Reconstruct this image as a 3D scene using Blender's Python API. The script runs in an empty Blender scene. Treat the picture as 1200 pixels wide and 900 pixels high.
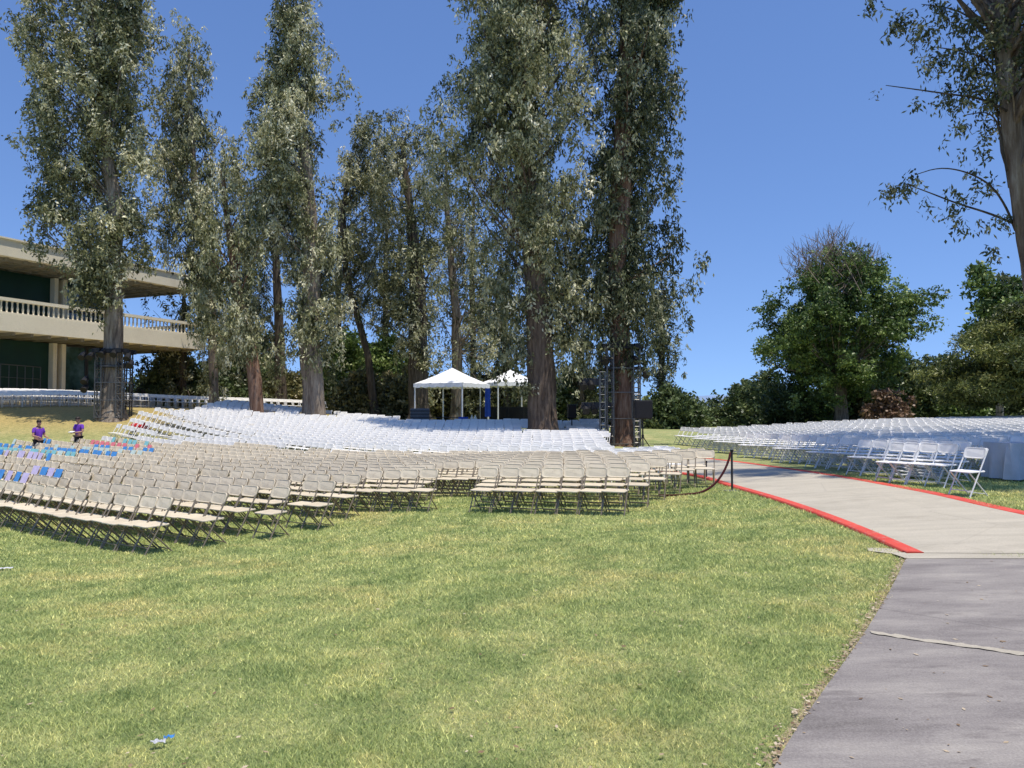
import bpy, bmesh, math, random
import numpy as np
from mathutils import Vector, Matrix
R = math.radians
random.seed(7); RNG = np.random.default_rng(11)
scene = bpy.context.scene
col = scene.collection

# ------------------------------------------------------------------ camera model (1200x900 photo pixels)
F = 900.0; EYE = 1.6; YH = 482.0
PITCH = math.atan((YH - 450) / F)
def ray(px, py):
    u = (px - 600) / F; v = (450 - py) / F
    return np.array([u, math.cos(PITCH) - v * math.sin(PITCH), math.sin(PITCH) + v * math.cos(PITCH)])
def P(px, py, Y):
    r = ray(px, py); t = Y / r[1]
    return np.array([r[0] * t, Y, EYE + r[2] * t])

# ------------------------------------------------------------------ terrain: smooth surface through surveyed spots
CP = np.array([
 (0,0,0),(0,3,-.05),(3,4,0),(-4,4,-.15),(4.5,8.5,.02),(9,5,.1),(8,10,.1),(-8,6,-.35),(0,8,-.15),
 (-4.5,11,-.55),(2,14,-.28),(-.3,15.5,-.35),(-5.5,12.2,-.6),(-10,13.5,-.66),(4.8,14.5,-.08),(5,20,-.15),(7.6,14,.1),(8,23,.0),(8,30,-.05),
 (12,14,.2),(15,20,.3),(20,28,.45),(27,38,.6),(15,40,.35),(9,38,.0),(35,30,.8),(20,12,.4),
 (0,28,-.5),(-10,25,-.6),(4,24,-.3),(-16,25,-.55),(-22,32,-.4),(-16,32,-.4),(-10,32,-.35),(-28,34,-.3),(-20,36,.1),(-26,37,.4),
 (-24,41,1.45),(-30,41,1.65),(-38,42,1.7),(-21,40,1.25),(-17,38,.75),(-15,42,1.1),(-14,50,1.5),(-22,50,1.75),(-10,38,.25),(-5,45,.6),(3,36,.05),(0,44,.62),
 (5,40,.2),(8,48,.3),(0,55,.7),(-10,60,1.2),(-30,60,1.9),(10,60,.3),(-40,30,-.2),(-25,20,-.6),(25,60,.5),(-45,60,1.9),(-15,6,-.6),(40,60,.9),
], float)
def _phi(r2): return 0.5 * r2 * np.log(r2 + 1e-9)
def _fit():
    n = len(CP); X = CP[:, :2]
    d2 = ((X[:, None] - X[None]) ** 2).sum(-1)
    K = _phi(d2) + np.eye(n) * 1.5
    Pm = np.hstack([np.ones((n, 1)), X]); A = np.zeros((n + 3, n + 3))
    A[:n, :n] = K; A[:n, n:] = Pm; A[n:, :n] = Pm.T
    return np.linalg.solve(A, np.concatenate([CP[:, 2], np.zeros(3)]))
_W = _fit()
def H(x, y):
    x = np.asarray(x, float); y = np.asarray(y, float)
    xc = np.clip(x, -42, 38); yc = np.clip(y, -3, 60)
    sh = xc.shape; q = np.stack([xc.ravel(), yc.ravel()], 1); out = np.empty(len(q))
    for s in range(0, len(q), 20000):
        d2 = ((q[s:s+20000, None] - CP[None, :, :2]) ** 2).sum(-1)
        out[s:s+20000] = _phi(d2) @ _W[:-3] + _W[-3] + q[s:s+20000] @ _W[-2:]
    out = out.reshape(sh)
    far = np.clip((np.hypot(np.maximum(np.abs(x) - 42, 0), np.maximum(y - 60, 0))) / 120, 0, 1)
    far = far * far * (3 - 2 * far)
    return out * (1 - far) + (-1.5) * far
def h(x, y): return float(H(np.array([x]), np.array([y]))[0])
def G(px, py):
    r = ray(px, py); Y = np.linspace(1.5, 120, 6000); t = Y / r[1]
    z = EYE + r[2] * t - H(r[0] * t, Y); i = int(np.argmax(z < 0))
    if z[i] >= 0: i = len(Y) - 1
    return np.array([r[0] * t[i], Y[i], EYE + r[2] * t[i]])

# ------------------------------------------------------------------ materials
def mat(name, rough=.7, spec=.3, metal=0.0):
    m = bpy.data.materials.new(name); m.use_nodes = True
    nt = m.node_tree; b = nt.nodes['Principled BSDF']
    b.inputs['Roughness'].default_value = rough; b.inputs['Specular IOR Level'].default_value = spec; b.inputs['Metallic'].default_value = metal
    return m, nt, b
def N(nt, t, **kw):
    n = nt.nodes.new(t)
    for k, v in kw.items():
        if k in n.inputs.keys(): n.inputs[k].default_value = v
        else: setattr(n, k, v)
    return n
def ramp(nt, fac, stops):
    r = nt.nodes.new('ShaderNodeValToRGB'); e = r.color_ramp.elements
    while len(e) < len(stops): e.new(.5)
    for i, (p, c) in enumerate(stops): e[i].position = p; e[i].color = (*c, 1)
    nt.links.new(fac, r.inputs[0]); return r.outputs[0]
def mixc(nt, fac, a, b, mode='MIX'):
    m = nt.nodes.new('ShaderNodeMix'); m.data_type = 'RGBA'; m.blend_type = mode
    for s, v in ((0, fac), (6, a), (7, b)):
        if hasattr(v, 'links') or hasattr(v, 'is_linked'): nt.links.new(v, m.inputs[s])
        else: m.inputs[s].default_value = v if s == 0 else (*v, 1)
    return m.outputs[2]
def noise(nt, scale, detail=4, rough=.55, vec=None):
    n = N(nt, 'ShaderNodeTexNoise', Scale=scale, Detail=detail, Roughness=rough)
    if vec is not None: nt.links.new(vec, n.inputs['Vector'])
    return n.outputs['Fac']
def wpos(nt):
    return nt.nodes.new('ShaderNodeNewGeometry').outputs['Position']
def bump(nt, b, hgt, strength=.3, dist=.02):
    bp = N(nt, 'ShaderNodeBump', Strength=strength, Distance=dist); nt.links.new(hgt, bp.inputs['Height']); nt.links.new(bp.outputs[0], b.inputs['Normal'])
def simple(name, c, rough=.6, spec=.3, metal=0, var=.12, scale=3.0):
    m, nt, b = mat(name, rough, spec, metal)
    p = wpos(nt); n = noise(nt, scale, 5, .6, p)
    lo = tuple(x * (1 - var) for x in c); hi = tuple(min(1, x * (1 + var)) for x in c)
    nt.links.new(ramp(nt, n, [(.3, lo), (.7, hi)]), b.inputs['Base Color']); return m
M = {}
# plastic of the chairs: dusty, each chair a little different
def chair_plastic(name, c, dirt):
    m, nt, b = mat(name, .42, .35)
    oi = nt.nodes.new('ShaderNodeObjectInfo').outputs['Random']; p = wpos(nt)
    base = ramp(nt, oi, [(0, tuple(x * .88 for x in c)), (1, tuple(min(1, x * 1.06) for x in c))])
    n = ramp(nt, noise(nt, 9, 5, .7, p), [(.5, (0, 0, 0)), (.85, (1, 1, 1))])
    nt.links.new(mixc(nt, n, base, dirt), b.inputs['Base Color']); return m
M['beige'] = chair_plastic('beige_plastic', (.68, .59, .44), (.46, .38, .27))
M['white'] = chair_plastic('white_plastic', (.86, .84, .80), (.64, .61, .56))
M['beige_metal'] = simple('beige_metal', (.24, .195, .14), .4, .5, .3, .2, 20)
M['white_metal'] = simple('white_metal', (.72, .72, .72), .4, .5, 0, .1, 20)
M['black'] = simple('black_plastic', (.012, .012, .014), .5, .3, 0, .2, 8)
M['grille'] = simple('speaker_grille', (.02, .02, .022), .8, .2, 0, .4, 60)
M['alu'] = simple('scuffed_shaded_aluminium', (.15, .145, .14), .4, .5, .6, .2, 12)  # darkened: the shade on the towers is put into this colour
M['dark_metal'] = simple('dark_metal', (.045, .045, .05), .5, .4, .3, .2, 12)
M['grey_metal'] = simple('grey_metal', (.10, .11, .12), .5, .4, .3, .2, 12)
M['tent'] = simple('tent_fabric', (.82, .82, .82), .75, .2, 0, .05, 1.5)
M['blue'] = simple('blue_cloth', (.02, .07, .36), .85, .2, 0, .2, 6)
M['blue_card'] = simple('blue_paper', (.08, .30, .68), .8, .2, 0, .1, 8)
M['teal_card'] = simple('teal_paper', (.25, .58, .62), .8, .2, 0, .1, 8)
M['pink_card'] = simple('pink_paper', (.80, .22, .26), .8, .2, 0, .1, 8)
M['lilac_card'] = simple('lilac_paper', (.62, .55, .78), .8, .2, 0, .1, 8)
M['mint_card'] = simple('pale_paper', (.60, .72, .66), .8, .2, 0, .1, 8)
M['red'] = simple('red_cloth', (.55, .03, .035), .8, .2, 0, .2, 6)
M['rope'] = simple('dark_red_rope', (.06, .012, .014), .85, .2, 0, .3, 40)
M['cloth_grey'] = simple('table_cloth', (.55, .55, .57), .85, .2, 0, .12, 2)
M['purple'] = simple('purple_cotton', (.16, .05, .42), .85, .2, 0, .2, 9)
M['trouser'] = simple('black_cotton', (.018, .018, .024), .85, .2, 0, .3, 9)
M['skin'] = simple('skin', (.40, .22, .15), .55, .4, 0, .08, 20)
M['hair'] = simple('dark_hair', (.02, .012, .009), .6, .4, 0, .3, 40)
M['cream'] = None
def concrete(name, c, dirt, sc=1.0, stain=True):
    m, nt, b = mat(name, .85, .25); p = wpos(nt)
    a = noise(nt, .9 * sc, 6, .65, p); f = noise(nt, 60 * sc, 3, .6, p)
    cc = ramp(nt, a, [(.3, tuple(x * .84 for x in c)), (.5, c), (.72, tuple(x * 1.08 for x in c))])
    cc = mixc(nt, .5, cc, ramp(nt, f, [(.3, tuple(x * .7 for x in c)), (.7, tuple(x * 1.25 for x in c))]))
    if stain:
        s = ramp(nt, noise(nt, .55 * sc, 7, .7, p), [(.52, (0, 0, 0)), (.72, (1, 1, 1))])
        mm = N(nt, 'ShaderNodeMath', operation='MULTIPLY'); nt.links.new(s, mm.inputs[0]); mm.inputs[1].default_value = .55
        cc = mixc(nt, mm.outputs[0], cc, dirt)
    if name == 'pale_concrete':
        v = N(nt, 'ShaderNodeTexVoronoi', feature='DISTANCE_TO_EDGE', Scale=.34); d = mixc(nt, .10, p, N(nt, 'ShaderNodeTexNoise', Scale=1.2, Detail=7).outputs['Color']); nt.links.new(d, v.inputs['Vector'])
        ck = ramp(nt, v.outputs['Distance'], [(0, (.16, .16, .16)), (.004, (0, 0, 0))]); cc = mixc(nt, ck, cc, (.12, .11, .09))
        st = N(nt, 'ShaderNodeMapping'); st.inputs['Scale'].default_value = (.35, 2.2, 1); nt.links.new(p, st.inputs[0])
        cc = mixc(nt, .8, cc, ramp(nt, noise(nt, 1.4, 8, .72, st.outputs[0]), [(.32, (.80, .80, .80)), (.55, (1, 1, 1)), (.75, (1.08, 1.07, 1.05))]), 'MULTIPLY')
    nt.links.new(cc, b.inputs['Base Color']); bump(nt, b, f, .25, .006); return m
M['concrete'] = concrete('pale_concrete', (.45, .41, .335), (.29, .26, .205))
M['asphalt'] = None
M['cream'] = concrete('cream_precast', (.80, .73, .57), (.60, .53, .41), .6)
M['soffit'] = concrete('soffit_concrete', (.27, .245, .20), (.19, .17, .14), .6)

def asphalt():
    m, nt, b = mat('worn_grey_path', .88, .22); p = wpos(nt)
    mp = N(nt, 'ShaderNodeMapping'); mp.inputs['Scale'].default_value = (.5, 1.6, 1); mp.inputs['Rotation'].default_value = (0, 0, .15); nt.links.new(p, mp.inputs[0])
    a = noise(nt, 1.3, 8, .68, mp.outputs[0]); f = noise(nt, 90, 3, .7, p)
    cc = ramp(nt, a, [(.34, (.125, .108, .106)), (.44, (.205, .182, .178)), (.54, (.285, .258, .243)), (.66, (.40, .365, .33))])
    cc = mixc(nt, .45, cc, ramp(nt, f, [(.3, (.10, .09, .085)), (.72, (.34, .32, .295))]))
    s = ramp(nt, noise(nt, 2.2, 8, .75, mp.outputs[0]), [(.56, (0, 0, 0)), (.66, (1, 1, 1))])
    mm = N(nt, 'ShaderNodeMath', operation='MULTIPLY'); nt.links.new(s, mm.inputs[0]); mm.inputs[1].default_value = .5
    cc = mixc(nt, mm.outputs[0], cc, (.105, .09, .09))
    # cracks
    v = N(nt, 'ShaderNodeTexVoronoi', feature='DISTANCE_TO_EDGE', Scale=.3); d = mixc(nt, .12, p, N(nt, 'ShaderNodeTexNoise', Scale=1.5, Detail=6).outputs['Color']); nt.links.new(d, v.inputs['Vector'])
    ck = ramp(nt, v.outputs['Distance'], [(0, (1, 1, 1)), (.004, (0, 0, 0))])
    mm2 = N(nt, 'ShaderNodeMath', operation='MULTIPLY'); nt.links.new(ck, mm2.inputs[0]); mm2.inputs[1].default_value = .4
    cc = mixc(nt, mm2.outputs[0], cc, (.06, .055, .055))
    nt.links.new(cc, b.inputs['Base Color']); bump(nt, b, f, .3, .006); return m
M['asphalt'] = asphalt()
def redpaint():
    m, nt, b = mat('worn_red_paint', .92, .12); p = wpos(nt)
    w = ramp(nt, noise(nt, 9, 9, .8, p), [(.54, (0, 0, 0)), (.66, (.85, .85, .85))])
    base = ramp(nt, noise(nt, 1.5, 5, .6, p), [(.3, (.50, .06, .05)), (.7, (.64, .10, .075))])
    nt.links.new(mixc(nt, w, base, (.40, .30, .26)), b.inputs['Base Color']); return m
M['redpaint'] = redpaint()

def grass_color(nt, p, k=1.0):
    big = noise(nt, .35, 4, .6, p); mid = noise(nt, 1.6, 5, .65, p)
    g = ramp(nt, mid, [(.3, (.19*k, .235*k, .10*k)), (.5, (.29*k, .32*k, .15*k)), (.7, (.40*k, .395*k, .205*k))])
    big2 = noise(nt, 1.1, 6, .75, p); d = ramp(nt, mixc(nt, .5, big, big2), [(.50, (0, 0, 0)), (.60, (1, 1, 1))])
    md = N(nt, 'ShaderNodeMath', operation='MULTIPLY'); nt.links.new(d, md.inputs[0]); md.inputs[1].default_value = .5
    g = mixc(nt, md.outputs[0], g, (.50*k, .42*k, .23*k))
    # dry strip along the front of the chairs and on the bank
    sp = nt.nodes.new('ShaderNodeSeparateXYZ'); nt.links.new(p, sp.inputs[0])
    mr = N(nt, 'ShaderNodeMapRange'); nt.links.new(sp.outputs['Z'], mr.inputs[0]); mr.inputs[1].default_value = .1; mr.inputs[2].default_value = 1.1
    my = N(nt, 'ShaderNodeMapRange'); nt.links.new(sp.outputs['X'], my.inputs[0]); my.inputs[1].default_value = -5; my.inputs[2].default_value = -14
    mu = N(nt, 'ShaderNodeMath', operation='MULTIPLY'); nt.links.new(mr.outputs[0], mu.inputs[0]); nt.links.new(my.outputs[0], mu.inputs[1])
    return mixc(nt, mu.outputs[0], g, (.40*k, .31*k, .14*k))
def ground_mat():
    m, nt, b = mat('lawn', .95, .1); p = wpos(nt)
    g = grass_color(nt, p, 1.0)
    f = noise(nt, 22, 5, .75, p); f2 = noise(nt, 5.5, 5, .75, p)
    g = mixc(nt, .75, g, ramp(nt, f, [(.3, (.45, .5, .4)), (.5, (1, 1, 1)), (.72, (1.35, 1.3, 1.1))]), 'MULTIPLY')
    g = mixc(nt, .7, g, ramp(nt, f2, [(.33, (.6, .68, .6)), (.6, (1.15, 1.12, 1.0))]), 'MULTIPLY')
    nt.links.new(g, b.inputs['Base Color']); bump(nt, b, f, .8, .04); return m
def blade_mat():
    m, nt, b = mat('grass_blades', .6, .25); p = wpos(nt)
    at = N(nt, 'ShaderNodeAttribute', attribute_name='v')
    g = grass_color(nt, p, 1.6)
    g = mixc(nt, 1.0, g, ramp(nt, at.outputs['Fac'], [(0, (.3, .4, .3)), (.5, (1.0, 1.05, .9)), (.8, (1.6, 1.5, 1.2)), (1, (2.4, 2.2, 1.9))]), 'MULTIPLY')
    nt.links.new(g, b.inputs['Base Color'])
    tr = nt.nodes.new('ShaderNodeBsdfTranslucent'); nt.links.new(g, tr.inputs[0])
    mx = N(nt, 'ShaderNodeMixShader'); mx.inputs[0].default_value = .35
    nt.links.new(b.outputs[0], mx.inputs[1]); nt.links.new(tr.outputs[0], mx.inputs[2]); nt.links.new(mx.outputs[0], nt.nodes['Material Output'].inputs[0]); return m
M['lawn'] = ground_mat(); M['blades'] = blade_mat()
def leaf_mat(name, stops, trans=.2, rough=.45):
    m, nt, b = mat(name, rough, .35)
    at = N(nt, 'ShaderNodeAttribute', attribute_name='v')
    c = ramp(nt, at.outputs['Fac'], stops); nt.links.new(c, b.inputs['Base Color'])
    tr = nt.nodes.new('ShaderNodeBsdfTranslucent'); nt.links.new(c, tr.inputs[0])
    mx = N(nt, 'ShaderNodeMixShader'); mx.inputs[0].default_value = trans
    nt.links.new(b.outputs[0], mx.inputs[1]); nt.links.new(tr.outputs[0], mx.inputs[2]); nt.links.new(mx.outputs[0], nt.nodes['Material Output'].inputs[0]); return m
M['euc'] = leaf_mat('eucalyptus_leaves', [(0, (.045, .052, .020)), (.3, (.12, .13, .05)), (.55, (.30, .30, .145)), (.8, (.60, .58, .36)), (1, (.80, .76, .56))])  # near-black to pale range puts shaded and lit foliage into the leaf colour
M['euc_dark'] = leaf_mat('dark_eucalyptus_leaves', [(0, (.03, .04, .018)), (.4, (.075, .09, .038)), (.7, (.20, .21, .10)), (1, (.55, .54, .36))])  # dark end painted for shaded leaves, pale end for lit ones
M['green'] = leaf_mat('green_leaves', [(0, (.03, .055, .016)), (.45, (.09, .145, .035)), (.8, (.21, .29, .075)), (1, (.38, .44, .17))])
M['deep'] = leaf_mat('deep_green_leaves', [(0, (.035, .055, .022)), (.5, (.095, .135, .05)), (.85, (.19, .23, .09)), (1, (.30, .34, .15))])
M['olive'] = leaf_mat('olive_leaves', [(0, (.06, .065, .026)), (.5, (.14, .14, .055)), (.85, (.24, .22, .09)), (1, (.36, .30, .15))])
M['cedar'] = leaf_mat('cedar_needles', [(0, (.025, .04, .012)), (.4, (.075, .10, .024)), (.8, (.19, .21, .05)), (1, (.32, .32, .10))], .15)
M['rust'] = leaf_mat('dried_leaves', [(0, (.07, .04, .025)), (.5, (.17, .10, .06)), (1, (.30, .19, .12))], .1)
def bark(name, cols, sc=1.0):
    m, nt, b = mat(name, .9, .15); p = wpos(nt)
    mp = N(nt, 'ShaderNodeMapping'); mp.inputs['Scale'].default_value = (5 * sc, 5 * sc, .55 * sc); nt.links.new(p, mp.inputs[0])
    a = noise(nt, 1.5, 8, .7, mp.outputs[0])
    c = ramp(nt, a, [(.3, cols[0]), (.48, cols[1]), (.62, cols[2]), (.78, cols[3])])
    nt.links.new(c, b.inputs['Base Color']); bump(nt, b, a, .9, .12); return m
M['bark'] = bark('stringy_bark', [(.07, .05, .04), (.24, .19, .145), (.38, .32, .25), (.52, .46, .39)])
M['bark_red'] = bark('reddish_bark', [(.05, .028, .02), (.21, .12, .08), (.32, .22, .16), (.48, .41, .34)])
M['bark_dark'] = bark('dark_bark', [(.03, .024, .018), (.09, .072, .055), (.16, .13, .10), (.24, .20, .155)])
M['bark_pale'] = bark('smooth_bark', [(.10, .07, .05), (.22, .17, .13), (.34, .29, .24), (.48, .44, .39)])
M['bark_brown'] = bark('brown_bark', [(.04, .028, .02), (.14, .10, .072), (.24, .18, .13), (.36, .29, .22)])
def glass():
    m, nt, b = mat('tinted_glass', .06, .8); p = wpos(nt)
    nt.links.new(ramp(nt, noise(nt, .8, 4, .6, p), [(.4, (.012, .03, .03)), (.6, (.05, .10, .11)), (.75, (.12, .2, .24))]), b.inputs['Base Color']); return m
M['glass'] = glass()
M['green_wall'] = simple('dark_green_wall', (.008, .04, .026), .4, .4, 0, .2, .6)
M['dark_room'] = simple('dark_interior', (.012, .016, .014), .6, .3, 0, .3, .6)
M['litter'] = leaf_mat('dry_leaves', [(0, (.18, .11, .06)), (.5, (.36, .26, .15)), (1, (.62, .52, .38))], .1)
M['hill'] = simple('hazy_hill', (.20, .28, .42), 1, 0, 0, .06, .002)
M['cardboard'] = simple('cardboard', (.42, .33, .17), .8, .2, 0, .1, 4)
M['twig'] = simple('bare_twigs', (.20, .16, .13), .9, .1, 0, .2, 6)

# ------------------------------------------------------------------ object helpers
def tag(o, label=None, cat=None, group=None, kind=None):
    if label: o['label'] = label
    if cat: o['category'] = cat
    if group: o['group'] = group
    if kind: o['kind'] = kind
    return o
def empty(name, loc, rz=0, label=None, cat=None, group=None):
    o = bpy.data.objects.new(name, None); col.objects.link(o); o.location = tuple(loc); o.rotation_euler = (0, 0, rz); o.empty_display_size = .2
    return tag(o, label, cat, group)
def link(name, me, m, parent=None, smooth=False):
    if m is not None: me.materials.append(m)
    o = bpy.data.objects.new(name, me); col.objects.link(o)
    if parent is not None: o.parent = parent
    if smooth: me.polygons.foreach_set('use_smooth', [True] * len(me.polygons))
    return o
class MB:
    def __init__(s): s.bm = bmesh.new()
    def box(s, c, size, rz=0, mtx=None, bevel=0):
        r = bmesh.ops.create_cube(s.bm, size=1); vs = r['verts']
        T = Matrix.Translation(Vector(c)) @ Matrix.Rotation(rz, 4, 'Z') @ Matrix.Diagonal((*size, 1))
        if mtx is not None: T = mtx @ T
        bmesh.ops.transform(s.bm, matrix=T, verts=vs)
        if bevel:
            es = list({e for v in vs for e in v.link_edges}); bmesh.ops.bevel(s.bm, geom=es, offset=bevel, segments=2, affect='EDGES', profile=.5)
        return s
    def tube(s, pts, r, n=6, cap=True):
        pts = [Vector(p) for p in pts]; rs = r if isinstance(r, (list, tuple)) else [r] * len(pts)
        rings = []; prev = None
        for i, p in enumerate(pts):
            t = (pts[min(i + 1, len(pts) - 1)] - pts[max(i - 1, 0)]).normalized()
            a = prev if prev is not None else (Vector((1, 0, 0)) if abs(t.x) < .9 else Vector((0, 1, 0)))
            a = (a - t * a.dot(t)).normalized(); prev = a; b = t.cross(a)
            rings.append([s.bm.verts.new(p + (a * math.cos(2 * math.pi * k / n) + b * math.sin(2 * math.pi * k / n)) * rs[i]) for k in range(n)])
        for i in range(len(rings) - 1):
            for k in range(n):
                s.bm.faces.new((rings[i][k], rings[i][(k + 1) % n], rings[i + 1][(k + 1) % n], rings[i + 1][k]))
        if cap: s.bm.faces.new(rings[0][::-1]); s.bm.faces.new(rings[-1])
        return s
    def slab(s, w, d, t, r, T, seg=3, dome=0.0, curve=0.0):
        # rounded-corner panel in local XY, thickness t in Z, slightly dished
        out = []
        for cx, cy, a0 in ((w/2-r, d/2-r, 0), (-w/2+r, d/2-r, 90), (-w/2+r, -d/2+r, 180), (w/2-r, -d/2+r, 270)):
            for k in range(seg + 1):
                a = R(a0 + 90 * k / seg); out.append((cx + r * math.cos(a), cy + r * math.sin(a)))
        def zc(x): return curve * (x / (w / 2)) ** 2
        lo = [s.bm.verts.new(T @ Vector((x, y, -t/2 + zc(x)))) for x, y in out]
        mid = [s.bm.verts.new(T @ Vector((x, y, t*.2 + zc(x)))) for x, y in out]
        up = [s.bm.verts.new(T @ Vector((x*.955, y*.94, t/2 + zc(x)))) for x, y in out]
        inn = [s.bm.verts.new(T @ Vector((x*.8, y*.74, t/2 - dome + zc(x*.8)))) for x, y in out]
        n = len(out)
        for a, b in ((lo, mid), (mid, up), (up, inn)):
            for k in range(n): s.bm.faces.new((a[k], a[(k+1) % n], b[(k+1) % n], b[k]))
        s.bm.faces.new(lo[::-1]); s.bm.faces.new(inn); return s
    def poly(s, pts):
        s.bm.faces.new([s.bm.verts.new(p) for p in pts]); return s
    def mesh(s, name):
        bmesh.ops.recalc_face_normals(s.bm, faces=s.bm.faces[:]); me = bpy.data.meshes.new(name); s.bm.to_mesh(me); s.bm.free(); return me
    def build(s, name, m, parent=None, smooth=False): return link(name, s.mesh(name), m, parent, smooth)
def np_mesh(name, V, Fq, attr=None):
    """mesh from numpy arrays; Fq (n,4) or (n,3)"""
    me = bpy.data.meshes.new(name); k = Fq.shape[1]; n = len(Fq)
    me.vertices.add(len(V)); me.vertices.foreach_set('co', V.astype(np.float32).ravel())
    me.loops.add(n * k); me.loops.foreach_set('vertex_index', Fq.astype(np.int32).ravel())
    me.polygons.add(n); me.polygons.foreach_set('loop_start', np.arange(0, n * k, k, dtype=np.int32)); me.polygons.foreach_set('loop_total', np.full(n, k, dtype=np.int32))
    me.update(calc_edges=True)
    if attr is not None:
        a = me.attributes.new('v', 'FLOAT', 'FACE'); a.data.foreach_set('value', attr.astype(np.float32))
    me.validate(); return me
def set_mats_copy(o, parent):
    c = o.copy(); col.objects.link(c); c.parent = parent; return c

# ------------------------------------------------------------------ world, sun, camera
EL, AZ = 76.0, 129.0   # sun elevation; compass direction it stands in, measured from +Y clockwise (behind the camera)
sd = Vector((math.cos(R(EL)) * math.sin(R(AZ + 6)), math.cos(R(EL)) * math.cos(R(AZ + 6)), math.sin(R(EL))))
w = bpy.data.worlds.new('World'); scene.world = w; w.use_nodes = True
wn = w.node_tree; bg = wn.nodes['Background']; sky = wn.nodes.new('ShaderNodeTexSky'); sky.sky_type = 'NISHITA'; sky.sun_disc = False
sky.sun_elevation = R(EL); sky.sun_rotation = math.atan2(sd.x, sd.y); sky.air_density = 1.0; sky.dust_density = .1; sky.ozone_density = 2.0; sky.altitude = 200
tc = wn.nodes.new('ShaderNodeTexCoord'); sx = wn.nodes.new('ShaderNodeSeparateXYZ'); wn.links.new(tc.outputs['Generated'], sx.inputs[0])
mz = wn.nodes.new('ShaderNodeMath'); mz.operation = 'MAXIMUM'; wn.links.new(sx.outputs[2], mz.inputs[0]); mz.inputs[1].default_value = 0
ml = wn.nodes.new('ShaderNodeMath'); ml.operation = 'MULTIPLY_ADD'; wn.links.new(mz.outputs[0], ml.inputs[0]); ml.inputs[1].default_value = .9; ml.inputs[2].default_value = .13
cx_ = wn.nodes.new('ShaderNodeCombineXYZ'); wn.links.new(sx.outputs[0], cx_.inputs[0]); wn.links.new(sx.outputs[1], cx_.inputs[1]); wn.links.new(ml.outputs[0], cx_.inputs[2]); wn.links.new(cx_.outputs[0], sky.inputs[0])
tint = wn.nodes.new('ShaderNodeMix'); tint.data_type = 'RGBA'; tint.blend_type = 'MULTIPLY'; tint.inputs[0].default_value = 1; wn.links.new(sky.outputs[0], tint.inputs[6]); tint.inputs[7].default_value = (.87, 1.01, 1.28, 1)
wn.links.new(tint.outputs[2], bg.inputs[0]); bg.inputs[1].default_value = .138
sl = bpy.data.lights.new('sun', 'SUN'); sl.energy = 5.0; sl.angle = R(.53); sl.color = (1, .93, .81)
so = bpy.data.objects.new('sun', sl); col.objects.link(so); so.rotation_euler = (-sd).to_track_quat('-Z', 'Y').to_euler(); so.location = (0, -20, 60)
cd = bpy.data.cameras.new('camera'); cd.sensor_width = 36; cd.lens = 36 * F / 1200; cd.clip_end = 20000; cd.clip_start = .05
co = bpy.data.objects.new('camera', cd); col.objects.link(co); co.location = (0, 0, EYE); co.rotation_euler = (R(90) + PITCH, 0, 0); scene.camera = co
scene.view_settings.view_transform = 'Standard'; scene.view_settings.look = 'None'; scene.view_settings.exposure = 0
scene.cycles.max_bounces = 6; scene.cycles.transparent_max_bounces = 4

# ------------------------------------------------------------------ ground sheet
def axis(lo, hi, step, far_lo, far_hi):
    a = list(np.arange(lo, hi + 1e-6, step)); s = step
    while a[-1] < far_hi: s *= 1.35; a.append(a[-1] + s)
    s = step
    while a[0] > far_lo: s *= 1.35; a.insert(0, a[0] - s)
    return np.array(a)
gx = axis(-44, 44, .4, -2500, 2500); gy = axis(-4, 66, .4, -60, 4500)
GX, GY = np.meshgrid(gx, gy); GZ = H(GX, GY)
V = np.stack([GX.ravel(), GY.ravel(), GZ.ravel()], 1); nx, ny = len(gx), len(gy)
ii, jj = np.meshgrid(np.arange(nx - 1), np.arange(ny - 1)); q = (jj * nx + ii).ravel()
lawn = link('grass_ground', np_mesh('grass_ground', V, np.stack([q, q + 1, q + nx + 1, q + nx], 1)), M['lawn'], smooth=True); tag(lawn, 'sunlit sloping lawn with dry patches', 'lawn', kind='structure')

def resample(pts, n):
    pts = np.array(pts, float); d = np.r_[0, np.cumsum(np.hypot(*(np.diff(pts[:, :2], axis=0).T)))]
    # smooth with Catmull-like interpolation
    t = np.linspace(0, d[-1], n); return np.stack([np.interp(t, d, pts[:, 0]), np.interp(t, d, pts[:, 1])], 1)
def smooth_line(pts, it=3):
    p = np.array(pts, float)
    for _ in range(it):
        q = [p[0]]
        for a, b in zip(p[:-1], p[1:]): q += [a * .75 + b * .25, a * .25 + b * .75]
        q.append(p[-1]); p = np.array(q)
    return p
def ribbon(L, Rr, nl, nw, zoff):
    L = resample(L, nl); Rr = resample(Rr, nl); s = np.linspace(0, 1, nw)
    XY = L[:, None] * (1 - s)[None, :, None] + Rr[:, None] * s[None, :, None]
    Z = H(XY[..., 0], XY[..., 1]) + zoff
    V = np.concatenate([XY, Z[..., None]], -1).reshape(-1, 3)
    a, b = np.meshgrid(np.arange(nw - 1), np.arange(nl - 1)); q = (b * nw + a).ravel()
    return V, np.stack([q, q + 1, q + nw + 1, q + nw], 1)
g2 = lambda px, py: G(px, py)[:2]
LC = [g2(1083, 651), g2(1045, 634), g2(990, 611), g2(940, 593), g2(895, 579), g2(860, 569.5), g2(838, 562)]
e = LC[-1]; LC += [e + (-.05, 2.0), e + (-.5, 4.5), e + (-1.5, 7.2), e + (-3.2, 9.6), e + (-6, 11.5), e + (-10, 12.8)]
RC = [g2(1240, 615), g2(1200, 606), g2(1150, 595), g2(1100, 583), g2(1050, 573), g2(1000, 563.5), g2(950, 555), g2(900, 548), g2(860, 542)]
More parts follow.
